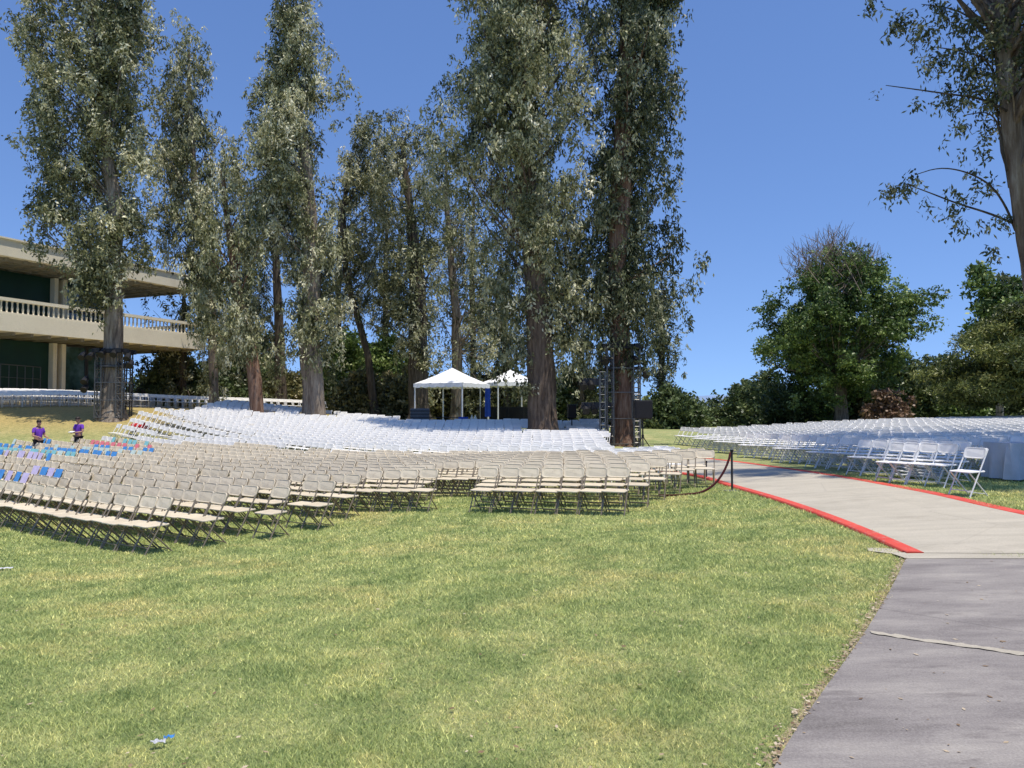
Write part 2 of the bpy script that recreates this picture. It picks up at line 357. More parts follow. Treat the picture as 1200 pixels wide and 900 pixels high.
e = RC[-1]; RC += [e + (-.5, 2.8), e + (-1.7, 5.4), e + (-4, 7.8), e + (-8, 9.6)]
near_r = np.array([g2(1200, 661)[0] + 2.2, g2(1200, 661)[1] - .35])
RCf = [near_r + (1.2, .1), near_r + (1.5, 1.5)] + [RC[0] + (.6, -.5)] + RC
LCs, RCs = smooth_line(LC), smooth_line(RCf)
Vv, Ff = ribbon(LCs, RCs, 160, 12, .03)
tag(link('concrete_path', np_mesh('concrete_path', Vv, Ff), M['concrete'], smooth=True), 'pale concrete path with red painted edges', 'path', kind='structure')
def kerb(name, line, wd, side, label):
    pts = resample(line, 220); d = np.gradient(pts, axis=0); d /= np.linalg.norm(d, axis=1)[:, None]; nrm = np.stack([d[:, 1], -d[:, 0]], 1) * side
    prof = [(0, -.05), (0, .034), (.01, .037), (wd - .02, .037), (wd, .030), (wd, -.05)]
    V = []
    z0 = H(pts[:, 0], pts[:, 1])
    for o, z in prof: V.append(np.concatenate([pts + nrm * o, (z0 + z)[:, None]], 1))
    V = np.stack(V, 1).reshape(-1, 3); k = len(prof); a, b = np.meshgrid(np.arange(k - 1), np.arange(len(pts) - 1)); q = (b * k + a).ravel(); e0 = (len(pts) - 1) * k
    FF = np.vstack([np.stack([q, q + 1, q + k + 1, q + k], 1), [[0, 1, 4, 5], [1, 2, 3, 4], [e0, e0 + 1, e0 + 4, e0 + 5], [e0 + 1, e0 + 2, e0 + 3, e0 + 4]]])
    return tag(link(name, np_mesh(name, V, FF), M['redpaint']), label, 'kerb', kind='structure')
kerb('path_kerb', LCs, .18, -1, 'red painted path edge on the lawn side')
kerb('path_kerb', RCs[int(len(RCs) * .12):], .27, 1, 'red painted path edge beside the shaded white chairs')
# grey worn path in the foreground
AL = [g2(1062, 656), g2(1046, 690), g2(1014, 745), g2(975, 800), g2(940, 850), g2(908, 902)]
e = AL[-1]; AL += [e + (-.9, -1.6), e + (-2.2, -4.2)]
AR = [near_r + (1.2, .07), near_r + (1.3, -1), near_r + (1.3, -2.2), near_r + (1.2, -4), near_r + (1, -6), near_r + (1, -12)]
ALs, ARs = smooth_line(AL), np.array(AR)
Vv, Ff = ribbon(ALs, ARs, 120, 16, .022)
tag(link('grey_path', np_mesh('grey_path', Vv, Ff), M['asphalt'], smooth=True), 'worn grey path in the near corner', 'path', kind='structure')
a, b = g2(1020, 744), g2(1260, 779)
Vv, Ff = ribbon([a, b], [a + (-.02, -.075), b + (-.02, -.075)], 30, 3, .029)
Vv[:, 1] += RNG.normal(0, .012, len(Vv)); Vv[:, 2] -= .004 * (RNG.random(len(Vv)) < .25)
tag(link('path_joint', np_mesh('path_joint', Vv, Ff), M['concrete']), 'pale filled joint across the grey path', 'path joint', kind='structure')
a, b = np.array(AL[0]), AR[0]
Vv, Ff = ribbon([a + (-.03, .30), b + (0, .42)], [a + (-.03, -.07), b + (0, -.07)], 40, 6, .026)
tag(link('path_edge', np_mesh('path_edge', Vv, Ff), M['concrete']), 'pale concrete lip where the two paths meet', 'path edge', kind='structure')
c = G(1042, 646); mb = MB()
mb.poly([(c[0] + dx, c[1] + dy, h(c[0] + dx, c[1] + dy) + .014) for dx, dy in ((-.24, .0), (-.1, -.2), (.16, -.24), (.22, -.1), (-.02, .16), (-.16, .2))])
tag(mb.build('concrete_patch', M['concrete']), 'small broken concrete corner beside the red path edge', 'concrete patch', kind='structure')

Vv, Ff = ribbon(ALs + np.array([-.07, .0]), ALs + np.array([.05, 0]), 200, 5, .004)
Vv[::5, 0] += RNG.normal(0, .018, 200); Vv[4::5, 0] += RNG.normal(0, .004, 200)
m_, nt_, b_ = mat('dry_soil', .95, .1); nt_.links.new(ramp(nt_, noise(nt_, 30, 6, .7, wpos(nt_)), [(.3, (.20, .15, .10)), (.7, (.46, .38, .27))]), b_.inputs['Base Color'])
tag(link('soil_strip', np_mesh('soil_strip', Vv, Ff), m_), 'strip of dry soil along the edge of the grey path', 'soil', kind='structure')
def in_poly(x, y, poly):
    inside = np.zeros(len(x), bool); n = len(poly)
    for i in range(n):
        x1, y1 = poly[i]; x2, y2 = poly[(i + 1) % n]
        c = ((y1 > y) != (y2 > y)) & (x < (x2 - x1) * (y - y1) / (y2 - y1 + 1e-12) + x1); inside ^= c
    return inside
PAVED = [np.vstack([LCs, RCs[::-1]]), np.vstack([ALs, ARs[::-1]])]
def paved(x, y):
    r = np.zeros(len(x), bool)
    for p in PAVED: r |= in_poly(x, y, p)
    return r

# ------------------------------------------------------------------ grass blades (stuff)
def blades(n, d0, d1, seed):
    g = np.random.default_rng(seed)
    D = d0 * (d1 / d0) ** g.random(n); X = (g.random(n) * 2 - 1) * .86 * D
    # tufts: pull blades toward clump centres
    X += g.normal(0, .02, n); k = ~paved(X, D); X, D = X[k], D[k]; n = len(X)
    s = np.clip(D / 5, .8, 3.2)
    tall = .7 + .45 * (np.sin(X * 3.1 + 1.3 * np.sin(D * 2.3)) * np.cos(D * 2.7 + X) > .25) * g.random(n)
    hh = (.015 + .026 * g.random(n)) * tall * (s ** .5); ww = (.0026 + .0022 * g.random(n)) * s
    a = g.random(n) * 2 * np.pi; ln = g.random(n) * 1.3 + .2; b = g.random(n) * 2 * np.pi
    z = H(X, D) - .004
    base = np.stack([X, D, z], 1); wd = np.stack([np.cos(a), np.sin(a), np.zeros(n)], 1) * ww[:, None]
    lean = np.stack([np.cos(b) * ln, np.sin(b) * ln, np.ones(n)], 1) * hh[:, None]
    v = np.stack([base - wd, base + wd, base + lean], 1).reshape(-1, 3)
    return v, np.arange(3 * n).reshape(-1, 3), np.clip(g.normal(.5, .22, n), 0, 1)
v, f, at = blades(900000, 3.0, 19.0, 3)
tag(link('grass', np_mesh('grass', v, f, at), M['blades']), 'short mown grass blades over the lawn', 'grass', kind='stuff')
def litter(n, seed):
    g = np.random.default_rng(seed); V = []; A = []
    L = resample(ALs, 400)
    m = int(n * .6); idx = (g.random(m) ** .9 * 300).astype(int); off = np.abs(g.normal(0, .055, m)) + .0
    X1 = L[idx, 0] - off; Y1 = L[idx, 1] + g.normal(0, .02, m)
    D = 3.2 * (16 / 3.2) ** g.random(n - m); X2 = (g.random(n - m) * 2 - 1) * .8 * D
    X = np.r_[X1, X2]; Y = np.r_[Y1, D]
    z = H(X, Y) + .024 + .004 * g.random(n); sz = (.006 + .017 * g.random(n) ** 2); a = g.random(n) * 6.28
    for k in range(n):
        c, s_ = math.cos(a[k]), math.sin(a[k]); L_, W_ = sz[k], sz[k] * .5; t = g.normal(0, .3, 2)
        for u, w_ in ((-L_, 0), (0, -W_), (L_, 0), (0, W_)): V.append((X[k] + u * c - w_ * s_, Y[k] + u * s_ + w_ * c, z[k] + u * t[0] * .25 + w_ * t[1] * .4))
        A.append(g.random())
    return np.array(V), np.arange(4 * n).reshape(-1, 4), np.array(A)
v, f, at = litter(1500, 5)
tag(link('dry_leaves', np_mesh('dry_leaves', v, f, at), M['litter']), 'dry fallen leaves scattered along the path edge and lawn', 'fallen leaves', kind='stuff')
def wrapper(name, px, py, m, L, label, cat):
    c = G(px, py); bm = MB(); g = random.Random(px)
    nx_, ny_ = 7, 4; grid = [[bm.bm.verts.new((L * (i / nx_ - .5), L * .4 * (j / ny_ - .5), .03 + g.uniform(0, .02))) for i in range(nx_ + 1)] for j in range(ny_ + 1)]
    for j in range(ny_):
        for i in range(nx_): bm.bm.faces.new((grid[j][i], grid[j][i+1], grid[j+1][i+1], grid[j+1][i]))
    o = bm.build(name, m); o.location = (c[0], c[1], h(c[0], c[1])); o.rotation_euler = (0, 0, .3); return tag(o, label, cat)
wrapper('wrapper', 198, 873, M['blue_card'], .05, 'small crumpled blue wrapper lying in the grass nearest the camera', 'litter')
wrapper('paper_scrap', 185, 878, M['cloth_grey'], .07, 'crumpled pale plastic scrap lying beside the blue wrapper', 'litter')
wrapper('paper_scrap', 7, 669, M['cloth_grey'], .16, 'pale paper scrap on the lawn below the nearest beige chair row', 'litter')

# ------------------------------------------------------------------ folding chairs
def seat_bm(mb): return mb.slab(.438, .40, .022, .06, Matrix.Translation((0, -.02, .435)) @ Matrix.Rotation(R(2), 4, 'X'), dome=.006)
TILT = math.atan2(.46, .84)     # lean of the back tubes
def back_bm(mb):
    T = Matrix.Translation((0, .19, .745)) @ Matrix.Rotation(R(90) - TILT * .75, 4, 'X')
    return mb.slab(.432, .20, .02, .055, T, dome=.005, curve=.018)
def chair_meshes(n=6, nm='chair'):
    d = {}
    d['seat'] = seat_bm(MB()).mesh('seat'); d['backrest'] = back_bm(MB()).mesh('backrest')
    for s, t in ((-1, 'a'), (1, 'b')):
        d['leg_f' + t] = MB().tube([(s*.213, -.22, 0), (s*.213, .01, .42), (s*.205, .235, .82), (s*.17, .242, .835)], .0125, n).mesh('leg')
        d['leg_r' + t] = MB().tube([(s*.188, .235, 0), (s*.188, -.185, .415)], .0115, n).mesh('leg')
    d['bar1'] = MB().tube([(-.188, .195, .045), (.188, .195, .045)], .009, n).mesh('crossbar')
    d['bar2'] = MB().tube([(-.213, -.165, .105), (.213, -.165, .105)], .009, n).mesh('crossbar')
    return d
def merged_chair(name, n=3):
    """whole chair as one mesh: slot 0 plastic, slot 1 metal"""
    mb = MB(); seat_bm(mb); back_bm(mb); k = len(mb.bm.faces)
    for s in (-1, 1):
        mb.tube([(s*.213, -.22, 0), (s*.213, .01, .42), (s*.20, .24, .83)], .0125, n); mb.tube([(s*.188, .235, 0), (s*.188, -.185, .415)], .0115, n)
    mb.tube([(-.188, .195, .045), (.188, .195, .045)], .009, n); mb.tube([(-.213, -.165, .105), (.213, -.165, .105)], .009, n)
    mb.bm.faces.ensure_lookup_table()
    for i, f in enumerate(mb.bm.faces): f.material_index = 0 if i < k else 1
    return mb.mesh(name)
CM = {}
for kind in ('beige', 'white'):
    d = chair_meshes()
    for k, me in d.items(): me.materials.append(M[kind] if k in ('seat', 'backrest') else M[kind + '_metal'])
    mm = merged_chair(kind + '_folding_chair', 4); mm.materials.append(M[kind]); mm.materials.append(M[kind + '_metal']); d['all'] = mm
    CM[kind] = d
def chair_proto(kind, name):
    root = bpy.data.objects.new(name, None); root.empty_display_size = .2
    kids = [bpy.data.objects.new(n, CM[kind][k]) for k, n in (('seat', 'seat'), ('backrest', 'backrest'), ('leg_fa', 'leg'), ('leg_fb', 'leg'), ('leg_ra', 'leg'), ('leg_rb', 'leg'), ('bar1', 'crossbar'), ('bar2', 'crossbar'))]
    return root, kids
PROTO = {k: chair_proto(k, k + '_folding_chair') for k in ('beige', 'white')}
ORD = ('first second third fourth fifth sixth seventh eighth ninth tenth eleventh twelfth thirteenth fourteenth fifteenth sixteenth seventeenth eighteenth nineteenth twentieth').split()
TENS = {2: 'twenty', 3: 'thirty', 4: 'forty', 5: 'fifty', 6: 'sixty', 7: 'seventy'}
TENO = {20: 'twentieth', 30: 'thirtieth', 40: 'fortieth', 50: 'fiftieth', 60: 'sixtieth', 70: 'seventieth'}
def ordn(i):
    if i <= 20: return ORD[i - 1]
    return TENO[i] if i % 10 == 0 else TENS[i // 10] + '-' + ORD[i % 10 - 1]

PITCHC = .45; ROWS = .95
TRUNKS = []     # (x, y, r) filled from the tree table below so no chair stands in a trunk
def unit(a, b): l = math.hypot(a, b); return np.array([a / l, b / l])
chairs = []     # dict(x,y,rz,kind,block,row,idx)
def row_points(J, dl, dr, nl, nr, bend=5):
    """positions of seats along a bent row; index 0 nearest the path (right end)"""
    pts = []
    p = J.copy(); right = []
    for i in range(nr): p = p + dr * PITCHC; right.append((p.copy(), dr))
    p = J.copy(); left = [(J.copy(), unit(*(dr - dl)))]
    for i in range(nl):
        t = min(1, (i + 1) / bend); d = unit(*((1 - t) * (-dr) + t * dl)); p = p + d * PITCHC; left.append((p.copy(), -d))
    return right[::-1] + left
J6 = np.array([-2.2, 15.85]); NB = unit(.5, .86)
def yb(x):      # beige/white boundary
    return np.interp(x, [-18, -14, -8, 0, 1.5, 3, 4.2, 6], [33.0, 31.0, 29.5, 27.0, 24.6, 19.6, 19.0, 18.6])
ends = {1: (-5.6, 12.0), 2: (-4.95, 12.7), 3: (-4.1, 13.25), 4: (-3.5, 14.0), 5: (-2.95, 15.1), 6: (-2.2, 15.9)}
def leftmost(y): return -.72 * y - 1.5
rj = random.Random(3); jrm = random.Random(8)
k = 1
LAST = 34
for k in range(1, LAST + 1):
    J = np.array(ends[k], float) if k in ends else J6 + (k - 6) * ROWS * NB
    t = min(1, max(0, (k - 6) / 11)); dr = unit(.91 * (1 - t) + 1.0 * t, -.41 * (1 - t) - .06 * t)
    dl = unit(-.8, .6) if k < 16 else unit(-.8 - .06 * (k - 16) * .3, .6 - .02 * (k - 16))
    if k < 6: rp = row_points(J, dl, unit(.8, -.6), 90, 0, 1)
    else: rp = row_points(J, dl, dr, 90, 22 if k < 16 else 30)
    idx = 0; cnt = {'beige': 0, 'white': 0}
    jit = rj.uniform(-.03, .03)
    for p, tan in rp:
        x, y = p
        y += jit
        if x < leftmost(y): continue
        if k == 6 and False: continue
        kind = 'beige' if y < yb(x) else 'white'
        # lawn edge / path limits
        if k >= 6:
            if k == 6 and x > 2.2: continue
            if k == 7 and x > 2.75: continue
            if k == 8 and x > 3.2: continue
            if k == 9 and x > 3.8: continue
            if x > 4.55: continue
            if 6 <= k <= 8 and -1.75 < x < (-.75 - .0 * k): continue       # gap in the front rows
        if y > 22.6 and x > .112 * y + .3: continue
        if x > -9 and x < 2.0 and yb(x) - 1.7 < y < yb(x) + .1: continue      # cross aisle
        if jrm.random() < .012: continue
        # bank on the left: nothing between the papered rows and the terrace
        if x < -13.2:
            lim = np.interp(x, [-30, -22, -18.5, -13.2], [30.5, 31.5, 33.0, 33.0])
            if y > lim and x < -18.6 - (y - 36) * .05: continue
            if y > lim and y < np.interp(x, [-19, -12], [35.8, 31.5]): continue
        if y > 47: continue
        if y > 40.5 and -6.3 < x < 3.2: continue                 # tent and equipment
        if y > 39 and x < -16.5: continue
        if kind == 'beige' and x < -16 and y > 29.0 and False: continue
        idx += 1; cnt[kind] += 1
        chairs.append(dict(x=x, y=y, rz=math.atan2(tan[1], tan[0]), kind=kind, block='main', row=k, idx=cnt[kind]))
# white block beyond the path: rows parallel to the path, all facing it
RD_, RN_ = unit(-.28, .96), unit(.96, .28)
for m in range(0, 36):
    n = 0
    for i in range(-14, 75):
        x, y = np.array([8.02, 13.55]) + RN_ * m * .84 + RD_ * i * .455
        x0 = np.interp(y, [10, 16, 19, 23, 30, 34], [7.9, 7.98, 8.4, 8.35, 8.25, 8.1])
        if y < 13.3 or x < x0 or x > .74 * y + 2 or y > 37.5: continue
        if (x > 8.45 and y < 15.5) or (x > 9.75 and y < 17.1): continue      # the cloth covered table stands here
        n += 1
        chairs.append(dict(x=x, y=y, rz=R(-74) + .03 * math.sin(m), kind='white', block='right', row=m + 1, idx=n))
# terrace rows in front of the building
u = unit(9.0, 8.5)
for m in range(6):
    n = 0
    for i in range(110):
        p = np.array([-33.0, 39.4]) + u * 0 + np.array([.85, .52]) * (i * .46)
        p = p + np.array([-.35, .94]) * m * .78
        x, y = p
        if x < leftmost(y) - 1 or y > 52 or x > -12.5: continue
        if -21.9 < x < -20.0 and m < 1: continue
        n += 1
        chairs.append(dict(x=x, y=y, rz=math.atan2(.52, .85), kind='white', block='terrace', row=m + 1, idx=n))

# ------------------------------------------------------------------ tree generator
def tubes_mesh(paths, n=5):
    V = []; Fq = []; base = 0
    for pts, rs in paths:
        pts = np.asarray(pts, float); rs = np.asarray(rs, float); m = len(pts)
        t = np.gradient(pts, axis=0); t /= np.linalg.norm(t, axis=1)[:, None] + 1e-9
        a = np.cross(t, np.array([.3, .2, 1.0]) if abs(t[0, 2]) < .9 else np.array([1.0, .1, 0])); a /= np.linalg.norm(a, axis=1)[:, None] + 1e-9; b = np.cross(t, a)
        ang = np.arange(n) * 2 * np.pi / n
        ring = pts[:, None] + (a[:, None] * np.cos(ang)[None, :, None] + b[:, None] * np.sin(ang)[None, :, None]) * rs[:, None, None] if rs.ndim == 1 else None
        V.append(ring.reshape(-1, 3)); i, j = np.meshgrid(np.arange(n), np.arange(m - 1)); i = i.ravel(); j = j.ravel()
        Fq.append(np.stack([base + j * n + i, base + j * n + (i + 1) % n, base + (j + 1) * n + (i + 1) % n, base + (j + 1) * n + i], 1)); base += m * n
    return np.concatenate(V), np.concatenate(Fq)
def leaves(centers, radii, counts, L, W, droop, g, tone, tonevar=.13, spray=None):
    """leaf quads; with spray=(leaves per spray, horizontal spread, vertical spread) they hang in small separate bunches"""
    if spray:
        k_, rx, rz_ = spray; m = np.maximum(counts // k_, 1); C0 = np.repeat(centers, m, 0); R0 = np.repeat(radii, m, 0); T0 = np.repeat(tone, m)
        d = g.normal(0, 1, C0.shape); d /= np.linalg.norm(d, axis=1)[:, None] + 1e-9; d *= (g.random(len(C0)) ** .5)[:, None]
        S = C0 + d * R0; T0 = T0 + g.normal(0, .17, len(S)); sz = .6 + .8 * g.random(len(S))
        S = np.repeat(S, k_, 0); T = np.repeat(T0, k_); sz = np.repeat(sz, k_); n = len(S); q = g.random(n)
        pos = S + np.stack([g.normal(0, rx, n) * (.35 + q), g.normal(0, rx, n) * (.35 + q), -q * rz_ * 2], 1) * sz[:, None]
    else:
        C = np.repeat(centers, counts, 0); Rd = np.repeat(radii, counts, 0); T = np.repeat(tone, counts); n = len(C)
        d = g.normal(0, 1, (n, 3)); d /= np.linalg.norm(d, axis=1)[:, None] + 1e-9; d *= (g.random(n) ** .45)[:, None]
        pos = C + d * Rd
    ax = g.normal(0, 1, (n, 3)); ax[:, 2] -= droop; ax /= np.linalg.norm(ax, axis=1)[:, None]
    sd_ = np.cross(ax, g.normal(0, 1, (n, 3))); sd_ /= np.linalg.norm(sd_, axis=1)[:, None] + 1e-9
    ll = L * (.6 + .8 * g.random(n))[:, None]; ww = W * (.6 + .8 * g.random(n))[:, None]
    v = np.stack([pos, pos + ax * ll * .45 + sd_ * ww * .5, pos + ax * ll, pos + ax * ll * .45 - sd_ * ww * .5], 1).reshape(-1, 3)
    return v, np.arange(4 * n).reshape(-1, 4), np.clip(T + g.normal(0, .08 if spray else tonevar, n), 0, 1)
def tree(name, label, Y, trunk, sil, nclump, per, leafm, barkm, L=.2, W=.06, clump=(.75, .95), droop=1.2, group=None, cat='tree', seed=0, branches=.35, depth=1.0, thin=1.0, flat=None, extra=None):
    """trunk: [(px, py, half width px)] from base up; sil: [(py, x left, x right)] outline of the crown; all at distance Y"""
    g = np.random.default_rng(seed + 100); branches *= .45; W *= 1.2; spray = (14, .11, .26) if droop > .9 else (12, .20, .10)
    if L < .15: spray = (12, .09, .14)
    pts = np.array([P(a, b, Y) for a, b, _ in trunk]); rs = np.array([c * Y / F for *_, c in trunk])
    root_xy = pts[0].copy(); root_xy[2] = h(pts[0][0], Y)
    root = empty(name, root_xy, 0, label, cat, group)
    TRUNKS.append((pts[0][0], Y, rs[0]))
    pts[0][2] = root_xy[2] - .2
    # trunk tube, resampled, slightly wandering
    tt = np.linspace(0, 1, len(pts)); m = 26; ts = np.linspace(0, 1, m)
    tp = np.stack([np.interp(ts, tt, pts[:, k]) for k in range(3)], 1); tr = np.interp(ts, tt, rs)
    wv = rs.max() * .35; tp[1:, 0] += np.cumsum(g.normal(0, wv * .25, m - 1)) * .5; tp[1:, 1] += np.cumsum(g.normal(0, wv * .25, m - 1)) * .5
    tr[0] *= 1.45; tr[1] *= 1.08
    n = 14; ang = np.arange(n) * 2 * np.pi / n
    lob = 1 + .10 * np.sin(ang * 3 + g.random() * 6)[None] + g.normal(0, .035, (m, n))
    ring = np.stack([tp[:, 0, None] + np.cos(ang)[None] * tr[:, None] * lob, tp[:, 1, None] + np.sin(ang)[None] * tr[:, None] * lob, np.repeat(tp[:, 2, None], n, 1)], -1)
    i, j = np.meshgrid(np.arange(n), np.arange(m - 1)); i = i.ravel(); j = j.ravel()
    V0 = ring.reshape(-1, 3); F0 = np.stack([j * n + i, j * n + (i + 1) % n, (j + 1) * n + (i + 1) % n, (j + 1) * n + i], 1)
    # crown clumps
    sil = np.array(sil, float); sil = sil[np.argsort(sil[:, 0])]
    py = np.linspace(sil[0, 0], sil[-1, 0], 400); xl = np.interp(py, sil[:, 0], sil[:, 1]); xr = np.interp(py, sil[:, 0], sil[:, 2])
    wgt = np.maximum(xr - xl, 1); cdf = np.cumsum(wgt); cdf /= cdf[-1]
    nb = max(6, nclump // 7)
    pyb = np.interp((np.arange(nb) + g.random(nb)) / nb, cdf, py); l = np.interp(pyb, py, xl); r = np.interp(pyb, py, xr)
    th = g.random(nb) * 2 * np.pi; rad = g.random(nb) ** .48
    cx = (l + r) / 2; hw = np.maximum((r - l) / 2 * (.92 + .16 * g.random(nb)) - clump[0] * .55 * F / Y, 2)
    xb = cx + np.cos(th) * rad * hw; db = np.sin(th) * rad * hw * Y / F * depth
    bi = np.sort(g.integers(0, nb, nclump)); br = clump[0] * 1.15
    C = np.array([P(a, b, Y) for a, b in zip(xb, pyb)])[bi]; C[:, 1] += db[bi]
    C += g.normal(0, 1, (nclump, 3)) * br * np.array([.52, .52, .85 * clump[1]])
    btone = g.normal(0, .13, nb)[bi]
    cs = clump[0] * (.5 + .6 * g.random(nclump)); RD = np.stack([cs, cs, cs * clump[1] * (.8 + .6 * g.random(nclump))], 1)
    if flat: RD[:, 2] *= flat
    tone = np.clip(g.normal(.52, .12, nclump) + btone, .05, .9)
    cnt = np.maximum((per * 2.1 * (cs / clump[0]) ** 2 * (.6 + .8 * g.random(nclump)) * thin).astype(int), 6)
    lv, lf, la = leaves(C, RD, cnt, L, W, droop, g, tone, spray=spray)
    if extra: 
        for (ex, ey, er, ec) in extra:
            c_ = P(ex, ey, Y); v2, f2, a2 = leaves(np.array([c_]), np.array([[er * Y / F] * 3]), np.array([ec]), L, W, droop, g, np.array([.5]), spray=spray); lf = np.vstack([lf, f2 + len(lv)]); lv = np.vstack([lv, v2]); la = np.r_[la, a2]
    # limbs to a share of clumps
    paths = []; zt = tp[:, 2]
    for k in np.where(g.random(nclump) < branches)[0]:
        c_ = C[k]; dist = np.hypot(c_[0] - np.interp(c_[2], zt, tp[:, 0]), c_[1] - np.interp(c_[2], zt, tp[:, 1]))
        zb = c_[2] - dist * (.9 + .7 * g.random()) - .3; zb = min(max(zb, zt[0] + .35 * (zt[-1] - zt[0]) * .8), zt[-1] * .98)
        b0 = np.array([np.interp(zb, zt, tp[:, 0]), np.interp(zb, zt, tp[:, 1]), zb]); rb = np.interp(zb, zt, tr)
        s = np.linspace(0, 1, 6)[:, None]; mid = (b0 + c_) / 2 + np.array([g.normal(0, .12) * dist, g.normal(0, .12) * dist, -.12 * dist])
        pth = b0 * (1 - s) ** 2 + 2 * mid * s * (1 - s) + c_ * s ** 2
        r0 = min(rb * .45, .02 + dist * .014, .09); paths.append((pth, np.linspace(r0, .012, 6)))
    if paths:
        V1, F1 = tubes_mesh(paths, 5); F0 = np.vstack([F0, F1 + len(V0)]); V0 = np.vstack([V0, V1])
    off = np.array(root.location)
    link('trunk', np_mesh('trunk', V0 - off, F0), barkm, root, smooth=True)
    link('crown', np_mesh('crown', lv - off, lf, la), leafm, root)
    return root
# ---- the eucalyptus stand
GE = 'tall eucalyptus trees behind the chairs'
tree('eucalyptus_tree', 'tall eucalyptus with a metal truss round its trunk in front of the building', 40,
     [(134, 490, 13), (133, 440, 11), (134, 380, 10), (132, 300, 9), (136, 240, 8), (120, 150, 6), (112, 60, 4), (110, -60, 2)],
     [(-90, 100, 130), (-40, 80, 160), (0, 42, 178), (60, 18, 182), (110, 22, 180), (160, 30, 182), (220, 32, 172), (275, 60, 176), (320, 85, 168), (345, 100, 150)],
     620, 95, M['euc'], M['bark'], seed=1, group=GE, depth=.65, L=.22, W=.07, clump=(.8, 1.0), extra=[(22, 156, 14, 120), (45, 240, 22, 260), (50, 270, 20, 200), (62, 290, 14, 90), (120, 355, 12, 60)])
tree('eucalyptus_tree', 'slender eucalyptus with a pale bare limb slanting through its crown', 46,
     [(251, 478, 5), (250, 430, 5), (248, 360, 5), (240, 290, 5), (228, 220, 4), (222, 130, 3), (220, 60, 1.5)],
     [(48, 205, 225), (80, 190, 245), (140, 182, 250), (190, 178, 262), (240, 175, 268), (285, 190, 262), (310, 222, 264), (360, 232, 262), (420, 238, 260), (455, 240, 258)],
     330, 80, M['euc'], M['bark_pale'], seed=2, group=GE, L=.24, W=.065, clump=(.75, 1.2), droop=2.0)
tree('eucalyptus_tree', 'leaning eucalyptus with reddish bark between two straighter ones', 41,
     [(303, 488, 8), (300, 455, 7.5), (295, 410, 7), (284, 360, 6), (276, 310, 5), (268, 250, 3), (262, 200, 2)],
     [(180, 255, 285), (215, 238, 304), (270, 226, 314), (320, 222, 316), (370, 232, 312), (415, 256, 306)],
     230, 75, M['euc'], M['bark_red'], seed=3, group=GE, L=.22, W=.06, clump=(.7, 1.2), droop=2.0, thin=.9)
tree('eucalyptus_tree', 'dark thin eucalyptus trunk standing behind the leaning reddish one', 54,
     [(330, 480, 7), (328, 430, 6), (326, 370, 5), (322, 300, 4), (320, 220, 3), (318, 170, 2)],
     [(170, 300, 330), (230, 290, 345), (300, 285, 350), (360, 288, 352), (420, 292, 355), (455, 300, 350)],
     190, 45, M['euc_dark'], M['bark_dark'], seed=4, group=GE, L=.26, W=.07, clump=(.8, 1.1), droop=1.5, thin=.7)
tree('eucalyptus_tree', 'tall pointed eucalyptus with thick grey trunk and a loose tuft high on one side', 42,
     [(370, 490, 13), (366, 450, 12), (360, 400, 12), (362, 330, 10), (360, 240, 7), (350, 140, 5), (342, 50, 3), (340, -5, 1.5)],
     [(-18, 332, 350), (30, 318, 368), (70, 305, 378), (110, 282, 382), (150, 276, 385), (200, 292, 388), (250, 300, 392), (300, 312, 395), (350, 330, 400), (400, 350, 395), (425, 362, 385)],
     520, 85, M['euc'], M['bark'], seed=5, group=GE, L=.22, W=.065, clump=(.75, 1.1), extra=[(405, 88, 13, 110), (415, 100, 12, 80), (398, 115, 12, 80), (392, 140, 10, 60)], droop=1.6)
tree('eucalyptus_tree', 'small eucalyptus whose bare forked trunk leans against open sky', 52,
     [(440, 480, 5), (430, 415, 4), (418, 370, 4), (405, 320, 3.5), (402, 250, 3), (410, 190, 1.5)],
     [(136, 412, 450), (170, 398, 462), (215, 392, 466), (270, 390, 458), (310, 394, 440), (350, 398, 425)],
     200, 70, M['euc'], M['bark_dark'], seed=6, group=GE, L=.24, W=.065, clump=(.8, 1.1), branches=.6)
tree('eucalyptus_tree', 'eucalyptus with dark ivy covered trunk left of the white tent', 50,
     [(492, 492, 12), (490, 430, 11), (490, 360, 10), (486, 290, 7), (478, 220, 4), (470, 160, 2)],
     [(132, 448, 486), (170, 434, 512), (215, 428, 522), (260, 430, 526), (310, 434, 524), (350, 446, 522), (400, 462, 516), (430, 470, 510)],
     380, 75, M['euc'], M['bark_dark'], seed=7, group=GE, L=.24, W=.065, clump=(.8, 1.1), thin=.85)
tree('eucalyptus_tree', 'thin crowned eucalyptus rising straight behind the white tent', 54,
     [(534, 492, 7), (534, 430, 6), (533, 370, 5), (525, 300, 4), (520, 230, 2.5), (520, 190, 1.5)],
     [(172, 505, 536), (215, 496, 556), (260, 498, 576), (310, 500, 586), (360, 502, 590), (400, 505, 590), (440, 515, 585)],
     300, 55, M['euc'], M['bark'], seed=8, group=GE, L=.25, W=.065, clump=(.85, 1.1), thin=.65, branches=.6)
